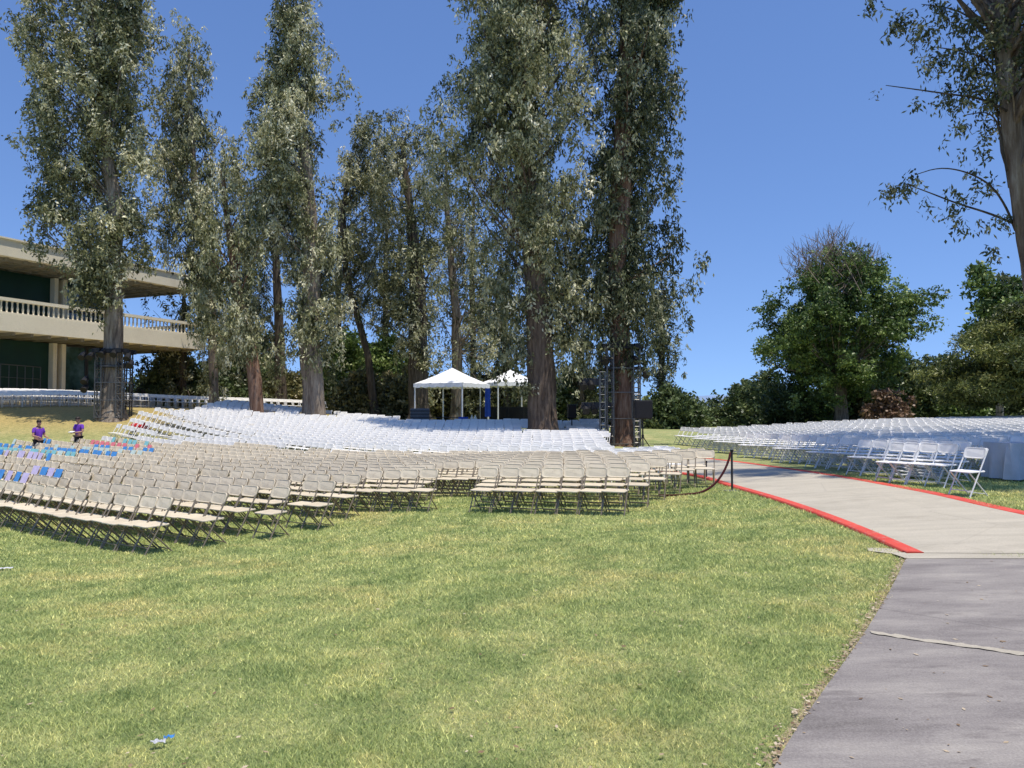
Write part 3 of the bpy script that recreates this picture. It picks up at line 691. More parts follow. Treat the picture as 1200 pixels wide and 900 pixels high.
tree('eucalyptus_tree', 'massive eucalyptus with the broadest trunk standing among the shaded white chairs', 36,
     [(637, 518, 20), (636, 480, 17), (634, 420, 16), (630, 350, 14), (622, 250, 12), (612, 130, 10), (605, 0, 7), (600, -160, 4)],
     [(-190, 560, 640), (-120, 520, 690), (-40, 498, 715), (20, 494, 715), (80, 505, 712), (140, 500, 712), (190, 515, 708), (240, 552, 706), (300, 572, 704), (350, 578, 700), (385, 588, 690), (412, 605, 668)],
     900, 100, M['euc'], M['bark_brown'], seed=9, group=GE, L=.22, W=.065, clump=(.85, 1.15), droop=1.6, extra=[(503, 120, 14, 80), (500, 215, 12, 70), (598, 365, 18, 260), (662, 368, 20, 300), (680, 340, 18, 260), (590, 335, 20, 330), (640, 350, 22, 360)], depth=.75)
tree('eucalyptus_tree', 'dark tall eucalyptus rising through the larger truss tower', 36,
     [(731, 522, 14), (730, 460, 13), (727, 390, 12), (722, 330, 11), (726, 250, 12), (734, 140, 12), (738, 0, 8), (740, -160, 4)],
     [(-190, 700, 770), (-100, 690, 800), (-30, 692, 806), (40, 690, 806), (100, 688, 790), (160, 690, 785), (230, 685, 788), (290, 682, 800), (340, 682, 795), (385, 688, 775), (412, 700, 752)],
     640, 95, M['euc_dark'], M['bark_red'], seed=10, group=GE, L=.22, W=.065, clump=(.8, 1.2), droop=1.8, extra=[(822, 302, 14, 120), (812, 330, 16, 130), (800, 365, 12, 70), (792, 350, 14, 80), (833, 295, 8, 40), (690, 365, 18, 260), (735, 370, 16, 180)], depth=.8)
# more distant eucalyptus filling the stand
for i, (px, top, bot, hw, Y, sd_, lab) in enumerate([
    (288, 215, 470, 28, 62, 21, 'faint distant eucalyptus seen between the slender and the leaning ones'),
    (215, 330, 476, 34, 60, 22, 'low dark spreading tree just past the end of the balcony'),
    (396, 225, 440, 24, 64, 23, 'distant eucalyptus half hidden behind the thick grey trunk'),
    (452, 235, 420, 30, 66, 24, 'distant eucalyptus left of the ivy covered trunk'),
    (556, 215, 440, 28, 62, 25, 'distant eucalyptus between the tent and the massive trunk'),
    (592, 330, 470, 24, 56, 26, 'drooping eucalyptus hanging behind the second white tent'),
    (682, 370, 490, 24, 58, 27, 'thin leafed tree seen between the two biggest trunks'),
    (775, 330, 455, 14, 60, 28, 'sparse tree peeping out behind the larger truss tower')]):
    tree('eucalyptus_tree', lab, Y, [(px, 485, 4), (px, (top + bot) / 2, 3.2), (px + 2, top + 10, 1.5)],
         [(top, px - hw * .4, px + hw * .4), (top + (bot - top) * .3, px - hw, px + hw), (top + (bot - top) * .7, px - hw, px + hw), (bot, px - hw * .6, px + hw * .6)],
         120, 55, M['euc_dark'], M['bark_dark'], seed=sd_, L=.3, W=.085, clump=(.95, 1.1), thin=.75, branches=.5, group='distant trees behind the eucalyptus stand')
# ---- right side trees
tree('broadleaf_tree', 'round green tree with bare twigs at its top beyond the right hand chairs', 62,
     [(985, 500, 8), (984, 450, 7), (982, 400, 6), (975, 340, 4), (972, 285, 2)],
     [(308, 955, 1012), (325, 925, 1035), (348, 905, 1062), (370, 898, 1078), (395, 888, 1072), (415, 892, 1062), (435, 915, 1050), (455, 945, 1035), (468, 960, 1020)],
     560, 150, M['green'], M['bark'], seed=31, L=.23, W=.11, clump=(1.1, .8), droop=.3, branches=.6, extra=[(889, 402, 10, 90), (1072, 360, 12, 110), (1060, 345, 10, 70), (972, 290, 9, 60), (1000, 300, 12, 50)])
root = empty('bare_shrub', (0, 0, 0))   # bare twig spray is part of the round tree
bpy.data.objects.remove(root)
rt = [o for o in bpy.data.objects if o.name.startswith('broadleaf_tree')][0]
g = np.random.default_rng(77); paths = []
for k in range(150):
    a = g.uniform(-1, 1); b0 = P(980 + g.normal(0, 16), 335 + g.normal(0, 10), 62 + g.normal(0, 2)); c_ = P(978 + a * 58 + g.normal(0, 6), 262 + 38 * abs(a) ** 1.6 + abs(g.normal(0, 14)), 62 + g.normal(0, 2.5))
    s = np.linspace(0, 1, 6)[:, None]; mid = (b0 + c_) / 2 + np.array([a * 1.0, 0, .2]); pth = b0 * (1 - s) ** 2 + 2 * mid * s * (1 - s) + c_ * s ** 2; paths.append((pth, np.linspace(.028, .012, 6)))
    for q_ in range(3):
        j_ = g.integers(2, 5); st = pth[j_]; paths.append((np.linspace(st, st + np.array([g.normal(0, .6), g.normal(0, .4), .5 + g.random() * .7]), 3), np.array([.022, .016, .01])))
V1, F1 = tubes_mesh(paths, 4); link('bare_twigs', np_mesh('bare_twigs', V1 - np.array(rt.location), F1), M['twig'], rt)
# near tree at the right edge of the photo
tree('eucalyptus_tree', 'near leaning eucalyptus with sparse dark foliage over the shaded chairs', 18,
     [(1238, 560, 12), (1225, 430, 11), (1208, 330, 10), (1195, 240, 10), (1183, 150, 11), (1174, 60, 9.5), (1168, -60, 8), (1160, -300, 6)],
     [(-700, 1060, 1300), (-560, 960, 1420), (-350, 960, 1450), (-150, 1010, 1440), (-60, 1020, 1400), (0, 1040, 1340), (60, 1080, 1330), (110, 1110, 1300)],
     620, 60, M['euc_dark'], M['bark_pale'], seed=41, L=.13, W=.042, clump=(.42, .9), droop=1.2, branches=.7, group=GE,
     extra=[(1095, 70, 20, 260), (1120, 110, 20, 220), (1080, 40, 20, 200), (1050, 30, 14, 90), (1035, 100, 7, 22), (1075, 112, 10, 45), (1110, 115, 16, 110), (1130, 140, 14, 90),
            (1055, 215, 13, 130), (1040, 222, 11, 80), (1070, 205, 10, 60), (1110, 245, 13, 90), (1125, 262, 11, 60), (1135, 225, 14, 70), (1150, 170, 14, 80), (1165, 215, 12, 60), (1105, 165, 6, 18), (1150, 260, 10, 40), (1128, 180, 8, 30), (1020, 5, 14, 80), (1140, 20, 24, 420), (1155, 60, 20, 320), (1130, 60, 22, 360), (1100, 15, 22, 300), (1165, 20, 20, 300), (1190, 30, 26, 420), (1195, 80, 20, 250), (1145, 95, 20, 300), (1160, 290, 10, 60), (1172, 255, 10, 80), (1140, 205, 10, 70), (1060, 15, 18, 180), (1165, 115, 12, 120), (1120, 222, 9, 50), (1090, 232, 9, 40), (1178, 320, 8, 40)])
nt_ = [o for o in bpy.data.objects if o.name.startswith('eucalyptus_tree')][-1]
nt_ = [o for o in bpy.data.objects if o.get('label', '').startswith('near leaning')][0]
paths = []
for pl in ([(1188, 262), (1160, 250), (1120, 238), (1090, 226), (1060, 215)], [(1190, 270), (1178, 240), (1160, 215), (1130, 200), (1100, 196), (1072, 205)], [(1180, 130), (1150, 115), (1110, 110), (1075, 105), (1038, 100)],
           [(1172, 80), (1150, 30), (1120, 10), (1080, 5)], [(1176, 120), (1160, 70), (1130, 60), (1095, 55)], [(1183, 220), (1172, 150), (1160, 130), (1130, 135)], [(1180, 200), (1172, 160), (1165, 100), (1160, 40)],
           [(1186, 115), (1210, 85), (1250, 60)]):
    pp = smooth_line([P(a, b, 18 + .3 * math.sin(a)) for a, b in pl], 2); paths.append((pp, np.linspace(.034, .008, len(pp))))
V1, F1 = tubes_mesh(paths, 5); link('branch', np_mesh('branch', V1 - np.array(nt_.location), F1), M['bark_dark'], nt_)
# a neighbour outside the frame is what shades the right hand chairs; its boughs reach over them
tree('eucalyptus_tree', 'eucalyptus just beyond the right edge of the photo shading the cloth covered table', 13,
     [(1580, 640, 20), (1575, 300, 18), (1570, -100, 12), (1565, -400, 6)],
     [(-560, 1450, 1700), (-380, 1340, 1800), (-150, 1300, 1840), (60, 1330, 1800), (130, 1380, 1740)],
     420, 60, M['euc_dark'], M['bark_pale'], seed=48, L=.16, W=.06, clump=(.5, .9), droop=1.2, branches=.5, group=GE)
tree('cedar_tree', 'dark layered cedar leaning in at the right edge of the photo', 36,
     [(1225, 500, 12), (1222, 430, 11), (1218, 380, 7), (1214, 330, 3)],
     [(352, 1190, 1230), (372, 1168, 1265), (392, 1140, 1290), (412, 1114, 1310), (430, 1096, 1320), (450, 1118, 1315), (466, 1140, 1300)],
     480, 260, M['cedar'], M['bark_dark'], seed=42, L=.20, W=.05, clump=(.95, .35), droop=-.2, branches=.5)
tree('broadleaf_tree', 'small pale green tree showing just above the dark cedar', 50,
     [(1172, 495, 4), (1170, 400, 4), (1168, 350, 2)], [(333, 1155, 1185), (345, 1146, 1195), (370, 1142, 1200), (400, 1150, 1200)],
     90, 80, M['green'], M['bark'], seed=43, L=.3, W=.14, clump=(.8, .9), droop=.3)
# ---- backdrop trees and shrubs
BK = [
 # px, top, half width, Y, material, label, bottom
 (788, 468, 30, 58, 'deep', 'rounded dark tree right beside the larger speaker stand', 512),
 (822, 484, 16, 66, 'deep', 'low dark tree under the distant hill', 510),
 (862, 462, 22, 64, 'deep', 'dark spiky tree just right of the distant hill', 500),
 (893, 446, 22, 70, 'deep', 'dark ragged topped tree between the hill and the round tree', 500),
 (925, 452, 26, 66, 'deep', 'dark bushy tree at the lower side of the round tree', 500),
 (1012, 455, 26, 64, 'olive', 'brownish shrubby tree under the round tree', 500),
 (1041, 480, 8, 57, 'rust', 'small rust brown dried shrub under the round tree', 492),
 (1058, 430, 30, 70, 'deep', 'dark tree between the round tree and the cedar', 500),
 (1100, 425, 26, 68, 'deep', 'dark blue green tree below the tip of the cedar', 500),
 (1142, 450, 28, 62, 'green', 'bright low tree under the cedar boughs', 500),
 (1188, 458, 26, 62, 'deep', 'low dark tree at the right edge under the cedar', 500),
 (408, 408, 26, 58, 'green', 'bright green rounded tree left of the ivy covered trunk', 470),
 (450, 416, 38, 58, 'green', 'wide green rounded tree left of the white tent', 470),
 (350, 446, 22, 60, 'olive', 'yellowish shrub behind the thick grey trunk', 492),
 (430, 450, 36, 54, 'olive', 'olive shrub under the wide green tree', 492),
 (478, 452, 30, 54, 'olive', 'olive shrub next to the slatted dark case', 494),
 (525, 450, 34, 56, 'olive', 'tangled olive shrub seen through the white tent', 500),
 (585, 450, 34, 58, 'olive', 'tangled shrub behind the black railings', 506),
 (665, 445, 30, 60, 'deep', 'dark shrub between the two biggest trunks', 506),
 (715, 450, 26, 60, 'deep', 'dark shrub behind the larger truss tower', 512),
 (200, 418, 30, 62, 'deep', 'dark shrub beyond the stair railing', 476),
 (262, 425, 30, 62, 'deep', 'dark shrub behind the slender eucalyptus', 480),
 (315, 440, 26, 62, 'deep', 'dark shrub behind the leaning reddish trunk', 484),
 (290, 380, 24, 70, 'deep', 'taller dark tree far behind the leaning trunk', 470),
]
for i, (px, top, hw, Y, mt, lab, bot) in enumerate(BK):
    hgt = bot - top; hw = hw * 1.18
    tree('bushy_tree' if hgt > 45 else 'shrub', lab, Y, [(px, bot - 2, 3), (px + 1, top + hgt * .6, 2.4), (px, top + hgt * .25, 1.2)],
         [(top, px - hw * .3, px + hw * .25), (top + hgt * .18, px - hw * .75, px + hw * .7), (top + hgt * .45, px - hw, px + hw), (top + hgt * .8, px - hw * 1.02, px + hw * 1.0), (bot, px - hw * .9, px + hw * .9)],
         max(60, int(hw * hgt / 11)), 90, M[mt], M['bark_dark'], seed=60 + i, L=.30, W=.14, clump=(.85, .85), droop=.3, cat='tree' if hgt > 45 else 'shrub', group='trees and shrubs behind the chairs', depth=.9, branches=.3)
def wood(name, label, Y, px0, px1, tops, n, mt, seed):
    g = np.random.default_rng(seed); px = g.uniform(px0, px1, n); tp_ = np.interp(px, [a for a, _ in tops], [b for _, b in tops]) + 5 * np.sin(px * .13) + 4 * np.sin(px * .31 + 1)
    f_ = g.random(n) ** .7; ys = Y + g.uniform(-3, 4, n)
    C = np.array([P(a, 0, y) for a, y in zip(px, ys)]); zt = np.array([P(a, b, y)[2] for a, b, y in zip(px, tp_, ys)]); zb = H(C[:, 0], ys) - .3
    C[:, 1] = ys; C[:, 2] = zb + (zt - zb) * f_
    RD = np.repeat((.9 + .6 * g.random(n))[:, None], 3, 1); tone = np.clip(g.normal(.4, .15, n), .05, .85)
    v, f, at = leaves(C, RD, np.full(n, 90), .34, .19, .3, g, tone); return tag(link(name, np_mesh(name, v, f, at), M[mt]), label, 'woods', kind='stuff')
wood('woods', 'dark continuous woodland belt behind the white chairs across the path', 74, 858, 1290, [(858, 488), (880, 478), (900, 466), (1000, 470), (1060, 460), (1120, 452), (1200, 452), (1290, 446)], 640, 'deep', 5)
wood('woods', 'shaded shrubbery belt behind the tents and the eucalyptus stand', 66, 160, 778, [(160, 452), (250, 455), (330, 458), (400, 448), (470, 446), (520, 460), (640, 460), (760, 478), (800, 494)], 600, 'deep', 6)
# distant hills
xs = np.linspace(-5200, 5200, 240); top = 60 + 22 * np.sin(xs / 620) + 14 * np.sin(xs / 230 + 1) + 6 * np.sin(xs / 90)
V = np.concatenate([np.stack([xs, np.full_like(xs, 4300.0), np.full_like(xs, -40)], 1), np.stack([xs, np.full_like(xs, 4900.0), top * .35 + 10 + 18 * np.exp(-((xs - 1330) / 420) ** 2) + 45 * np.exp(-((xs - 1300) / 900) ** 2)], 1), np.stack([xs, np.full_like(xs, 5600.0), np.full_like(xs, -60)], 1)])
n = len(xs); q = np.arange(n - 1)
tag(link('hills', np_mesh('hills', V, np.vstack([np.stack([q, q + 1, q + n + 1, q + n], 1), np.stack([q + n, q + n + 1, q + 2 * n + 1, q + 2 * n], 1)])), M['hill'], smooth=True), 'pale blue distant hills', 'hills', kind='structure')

# ------------------------------------------------------------------ place the chairs
def hz(lst):
    xs = np.array([c['x'] for c in lst]); ys = np.array([c['y'] for c in lst]); return H(xs, ys)
chairs = [c for c in chairs if all(math.hypot(c['x'] - tx, c['y'] - ty) > tr + .55 + (.55 if (abs(tx + 20.9) < 1 or abs(tx - 5.2) < 1.2) and ty in (36, 40) else 0) for tx, ty, tr in TRUNKS)]
for c, z in zip(chairs, hz(chairs)): c['z'] = z
jr = random.Random(9)
for c in chairs:
    c['rz'] += jr.gauss(0, R(2.6)); c['x'] += jr.gauss(0, .018); c['y'] += jr.gauss(0, .035)
    c['vis'] = abs(c['x']) < .70 * c['y'] + .3
def ldist(c): return math.hypot(c['x'], c['y'])
chair_used = set()
BLK = {'main': 'on the lawn', 'right': 'across the path', 'terrace': 'by the building'}
def label_of(c):
    if c['kind'] == 'beige': return 'beige folding chair, %s from the path end of the %s beige row' % (ordn(c['idx']), ordn(c['row']))
    if c['block'] == 'right': return 'white folding chair, %s from the near end of the %s row across the path' % (ordn(c['idx']), ordn(c['row']))
    return 'white folding chair, %s from the path end of the %s white row on the lawn' % (ordn(c['idx']), ordn(max(1, c['row'] - 10)))
GR = {'beige': 'beige folding chairs set out in rows on the lawn', 'white': 'white folding chairs set out in rows'}
def place(c, full=True):
    root, kids = PROTO[c['kind']]
    if full:
        r = root.copy(); col.objects.link(r)
        for kd in kids:
            q = kd.copy(); col.objects.link(q); q.parent = r
    else:
        r = bpy.data.objects.new(c['kind'] + '_folding_chair', CM[c['kind']]['all']); col.objects.link(r)
    r.location = (c['x'], c['y'], c['z'] + .004); r.rotation_euler = (0, 0, c['rz']); tag(r, label_of(c), 'chair', GR[c['kind']]); return r
def stuff_chairs(lst, kind, name, label):
    me = CM[kind]['all']; n = len(me.vertices); co_ = np.empty(n * 3); me.vertices.foreach_get('co', co_); co_ = co_.reshape(-1, 3)
    me.calc_loop_triangles(); tr_ = np.empty(len(me.loop_triangles) * 3, np.int32); me.loop_triangles.foreach_get('vertices', tr_); tr_ = tr_.reshape(-1, 3)
    mi = np.empty(len(me.loop_triangles), np.int32); me.loop_triangles.foreach_get('material_index', mi)
    rz = np.array([c['rz'] for c in lst]); o = np.array([(c['x'], c['y'], c['z'] + .004) for c in lst])
    cs, sn = np.cos(rz), np.sin(rz)
    V = np.stack([co_[None, :, 0] * cs[:, None] - co_[None, :, 1] * sn[:, None], co_[None, :, 0] * sn[:, None] + co_[None, :, 1] * cs[:, None], np.repeat(co_[None, :, 2], len(lst), 0)], -1) + o[:, None]
    Ft = (tr_[None] + (np.arange(len(lst)) * n)[:, None, None]).reshape(-1, 3)
    m2 = np_mesh(name, V.reshape(-1, 3), Ft); m2.materials.append(M[kind]); m2.materials.append(M[kind + '_metal']); m2.polygons.foreach_set('material_index', np.tile(mi, len(lst)))
    ob = bpy.data.objects.new(name, m2); col.objects.link(ob); return tag(ob, label, 'chairs', GR[kind], 'stuff')
stats = {}
for kind in ('beige', 'white'):
    ls = sorted([c for c in chairs if c['kind'] == kind], key=lambda c: (not c['vis'], ldist(c)))
    ind, rest = ls[:300], ls[300:]; nfull = 300 if kind == 'beige' else 130
    for i, c in enumerate(ind): place(c, i < nfull)
    stats[kind] = (len(ls), len(rest))
    if rest: stuff_chairs(rest, kind, kind + '_folding_chairs', {'beige': 'farther rows of beige folding chairs seen as one pale mass', 'white': 'farther rows of white folding chairs seen as one bright mass'}[kind])
print('CHAIRS', stats)

# ------------------------------------------------------------------ building
UB = unit(.40, .916); NBD = np.array([UB[1], -UB[0]])       # along the facade; outward normal (towards the lawn)
EB = np.array([-24.0, 60.0])
bz = 1.5
broot = empty('campus_building', (EB[0], EB[1], bz), math.atan2(UB[1], UB[0]), 'two storey cream concrete building with balustraded balcony and dark green walls', 'building')
# local frame: +X along the facade away from the camera, -Y outward (towards the lawn), Z up from bz
def BB(mb, x0, x1, y0, y1, z0, z1): return mb.box(((x0 + x1) / 2, (y0 + y1) / 2, (z0 + z1) / 2), (x1 - x0, y1 - y0, z1 - z0))
def loc_x(px, yoff):      # local x where the vertical plane y=yoff (behind the facade) is seen at photo column px
    o = EB - NBD * yoff; d = np.array([(px - 600) / F, 1.0])
    A_ = np.array([[d[0], -UB[0]], [d[1], -UB[1]]]); s_ = np.linalg.solve(A_, o); return s_[1]
XL = -42.0
fl = BB(MB(), XL, 0, 0, 13, 4.9, 5.95); o = fl.build('balcony_slab', M['cream'], broot)
rb = MB(); BB(rb, XL, 0, 0, .34, 6.72, 6.92); BB(rb, -.34, 0, .342, 13, 6.72, 6.92); rb.build('balcony_rail', M['cream'], broot)
kb = MB(); BB(kb, XL, -.003, .02, .30, 5.953, 6.05); kb.build('balcony_kerb', M['cream'], broot)
bal = MB(); bal.tube([(0, 0, 6.05), (0, 0, 6.12), (0, 0, 6.3), (0, 0, 6.45), (0, 0, 6.6), (0, 0, 6.72)], [.072, .05, .072, .045, .05, .072], 8); bme = bal.mesh('baluster'); bme.materials.append(M['cream'])
x = -.6; nbal = 0
while nbal < 84:
    ob = bpy.data.objects.new('baluster', bme); col.objects.link(ob); ob.parent = broot; ob.location = (x, .16, 0); x -= .33; nbal += 1
for k in range(14):
    ob = bpy.data.objects.new('baluster', bme); col.objects.link(ob); ob.parent = broot; ob.location = (-.17, .8 + k * .6, 0)
# roof slab, slightly longer overhang, with coffered soffit
rf = MB(); BB(rf, XL, -1.2, -.25, 13.5, 9.35, 10.35); BB(rf, XL, -.9, -.35, 13.6, 10.353, 10.45); rf.build('roof', M['cream'], broot)
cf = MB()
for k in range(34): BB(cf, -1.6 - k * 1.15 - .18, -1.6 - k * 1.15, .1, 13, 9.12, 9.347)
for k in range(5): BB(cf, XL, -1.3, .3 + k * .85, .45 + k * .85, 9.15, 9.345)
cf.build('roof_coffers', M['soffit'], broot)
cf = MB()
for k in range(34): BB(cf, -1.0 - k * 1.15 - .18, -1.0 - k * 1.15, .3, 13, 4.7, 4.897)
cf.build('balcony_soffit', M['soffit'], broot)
WO = 3.4                                     # walls stand back under the balcony
xe = loc_x(128, WO); xc1, xc2 = loc_x(56, WO), loc_x(71, WO)
for z0, z1, nm in ((0, 4.69, 'lower'), (5.96, 9.1, 'upper')):
    BB(MB(), XL, xc1 - .003, WO, WO + .3, z0, z1).build('green_wall', M['green_wall'], broot)
    c1 = (xc1 + xc2) / 2
    BB(MB(), xc1, c1 - .18, WO - .45, WO + .5, z0, z1).build('column', M['cream'], broot)
    BB(MB(), c1 + .18, xc2, WO - .45, WO + .5, z0, z1).build('column', M['cream'], broot)
    BB(MB(), c1 - .177, c1 + .177, WO + .1, WO + .35, z0, z1).build('green_wall', M['soffit'], broot)
    xa = xc2; nW = 2; sp = (xe - xa) / nW
    for k in range(nW):
        fr = MB(); a, b = xa + k * sp + .02, xa + (k + 1) * sp - .02
        for q in ((a, a + .1, z0, z1), (b - .1, b, z0, z1)): BB(fr, q[0], q[1], WO - .05, WO + .1, q[2], q[3])
        for zz in (z0, z1 - .12, z0 + 1.0): BB(fr, a + .1, b - .1, WO - .05, WO + .1, zz, zz + .12)
        fo = fr.build('window', M['dark_metal'], broot)
        BB(MB(), a + .1, b - .1, WO + .02, WO + .05, z0 + .12, z1 - .12).build('pane', M['glass'], fo)
    BB(MB(), xe, xe + .3, WO - .02, 12.8, z0, z1).build('end_wall', M['green_wall'], broot)
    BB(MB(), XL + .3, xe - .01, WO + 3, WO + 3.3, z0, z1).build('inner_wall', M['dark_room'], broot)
# hand rails in front of the lower floor, and the stair rail past its end
def railing(name, A, B, hgt, label, m, drop=0, posts=6):
    za, zb = h(*A), h(*B)
    r = empty(name, (A[0], A[1], za), 0, label, 'railing'); d = np.array([B[0] - A[0], B[1] - A[1], zb - za + drop])
    t = MB()
    for f_ in (1, .66, .33): t.tube([(0, 0, hgt * f_), tuple(d + (0, 0, hgt * f_))], .035 if f_ == 1 else .022, 5)
    t.build('rail', m, r)
    for k in range(posts):
        s_ = k / (posts - 1); q = d * s_; MB().tube([(q[0], q[1], q[2] - .3 - max(drop, 0) * 0), (q[0], q[1], q[2] + hgt)], .03, 5).build('post', m, r)
    return r
pa, pb = P(-10, 452, 47), P(47, 458, 51)
railing('hand_rail', pa[:2], pb[:2], 2.35, 'dark triple bar railing under the balcony by the green wall', M['grey_metal'], 0, 7)
pa, pb = P(151, 452, 58), P(171, 466, 57)
r_ = railing('stair_rail', pa[:2], pb[:2], .95, 'dark sloping stair railing past the end of the building', M['dark_metal'], -.8, 5); r_.location.z = pa[2] - .95 + .3
st = MB(); 
for k in range(6): st.box((k * .32, 0, -k * .16 - .3), (.32, 1.6, .9 - 0))
so_ = st.build('stair_flight', M['cream']); so_.location = (pa[0], pa[1] + .9, pa[2] - .95 - .1); tag(so_, 'short concrete stair flight behind the sloping railing', 'stairs')

# ------------------------------------------------------------------ tents
def tent(px, py_eave, Y, rot, w, eave, peak, label, tilt=0.0):
    c = P(px, py_eave, Y); zg = c[2] - eave; r = empty('canopy_tent', (c[0], Y, zg), rot, label, 'tent', None)
    mb = MB(); bm = mb.bm; n = 10; a = w / 2
    grid = {}
    for i in range(2 * n + 1):
        for j in range(2 * n + 1):
            x, y = (i / n - 1) * a, (j / n - 1) * a; d = max(abs(x), abs(y)) / a; sag = .05 * math.sin(math.pi * d)
            grid[i, j] = bm.verts.new((x, y, eave + (peak - eave) * (1 - d) - sag + .02 * math.sin(9 * x) * math.sin(7 * y) * d))
    for i in range(2 * n):
        for j in range(2 * n): bm.faces.new((grid[i, j], grid[i+1, j], grid[i+1, j+1], grid[i, j+1]))
    mb.build('canopy', M['tent'], r, smooth=False)
    vb = MB()
    for k in range(4):
        T = Matrix.Rotation(k * math.pi / 2, 4, 'Z'); m_ = 24
        up = [vb.bm.verts.new(T @ Vector((-a + 2 * a * i / m_, -a - .012, eave + .0))) for i in range(m_ + 1)]
        lo = [vb.bm.verts.new(T @ Vector((-a + 2 * a * i / m_, -a - .012 - .01 * (i % 2), eave - .20 - .05 * abs(math.sin(i * math.pi / 4))))) for i in range(m_ + 1)]
        for i in range(m_): vb.bm.faces.new((lo[i], lo[i+1], up[i+1], up[i]))
    vb.build('valance', M['tent'], r)
    for sx_, sy_ in ((-1, -1), (1, -1), (1, 1), (-1, 1)):
        x, y = sx_ * (a - .06), sy_ * (a - .06); zz = h(c[0] + x * math.cos(rot) - y * math.sin(rot), Y + x * math.sin(rot) + y * math.cos(rot)) - zg
        MB().tube([(x, y, zz), (x, y, eave - .02)], .045, 8).build('pole', M['white_metal'], r)
    fb = MB()
    for k in range(4):
        T = Matrix.Rotation(k * math.pi / 2, 4, 'Z'); fb.tube([T @ Vector((-a + .06, -a + .06, eave - .06)), T @ Vector((a - .06, -a + .06, eave - .06))], .025, 5); fb.tube([T @ Vector((-a + .06, -a + .06, eave - .06)), Vector((0, 0, peak - .08))], .02, 5)
    fb.build('frame', M['white_metal'], r); return r
t1 = tent(530, 450, 45, R(-26), 3.25, 2.5, 3.45, 'white peaked canopy tent open on all sides, left of the massive trunk')
t2 = tent(598, 449, 48, R(24), 3.0, 2.75, 3.6, 'second white canopy tent partly hidden behind the massive trunk')
def at_ground(px, Y): x = (px - 600) / F * Y; return np.array([x, Y, h(x, Y)])
# blue drape on its pole between the tents
c = at_ground(571.5, 45); r = empty('drape_stand', c, 0, 'tall narrow blue drape hanging on a pole between the two tents', 'drape')
top = P(571, 455, 45)[2] - c[2]
MB().tube([(0, 0, 0), (0, 0, top)], .03, 6).build('pole', M['white_metal'], r)
mb = MB(); n = 18
lo = [mb.bm.verts.new((-.17 + .34 * i / n, -.06 + .035 * math.sin(i * 1.9), top * .28)) for i in range(n + 1)]; up = [mb.bm.verts.new((-.15 + .30 * i / n, -.06 + .02 * math.sin(i * 1.9), top)) for i in range(n + 1)]
for i in range(n): mb.bm.faces.new((lo[i], lo[i+1], up[i+1], up[i]))
mb.build('drape', M['blue'], r)
# black crowd railings
def barrier(x0, Y0, w_, label, rz=0):
    r = empty('crowd_barrier', (x0, Y0, h(x0, Y0)), rz, label, 'barrier', 'black crowd barriers behind the tents')
    f = MB(); f.tube([(0, 0, .15), (0, 0, 1.2), (w_, 0, 1.2), (w_, 0, .15), (0, 0, .15)], .028, 6); f.build('frame', M['black'], r)
    b = MB()
    for k in range(1, 16): b.tube([(w_ * k / 16, 0, .15), (w_ * k / 16, 0, 1.2)], .014, 5)
    b.build('bars', M['black'], r)
    for x in (.3, w_ - .3): MB().tube([(x, -.32, 0), (x, 0, .15), (x, .32, 0)], .022, 5).build('foot', M['black'], r)
for k, (px, lab) in enumerate([(560, 'crowd barrier at the left end, beside the blue drape'), (578, 'crowd barrier second from the blue drape'), (596, 'crowd barrier third from the blue drape'), (614, 'crowd barrier ending behind the massive trunk')]):
    c = at_ground(px, 47); barrier(c[0], 47, .90, 'black ' + lab)
MB_ = MB(); MB_.box((0, 0, .6), (3.4, .05, 1.15)); o = MB_.build('fence_screen', M['grille']); c = at_ground(595, 48.2); o.location = c; tag(o, 'dark cloth screen behind the black crowd barriers', 'screen')
# slatted dark case
c = at_ground(492, 42); r = empty('equipment_case', c, R(8), 'dark grey slatted equipment case standing at the left of the first tent', 'case')
hh = P(492, 478, 42)[2] - c[2]; cb = MB(); cb.box((0, 0, hh / 2), (1.02, .7, hh - .06), bevel=.02); cb.build('body', M['grey_metal'], r)
sb = MB()
for k in range(7): sb.box((0, -.36, .12 + k * (hh - .2) / 6.5), (1.06, .05, .07))
sb.build('slats', M['alu'] if False else M['dark_metal'], r)
for s_ in (-.4, .4): MB().box((s_, 0, .02), (.1, .5, .06), bevel=.02).build('foot', M['black'], r)
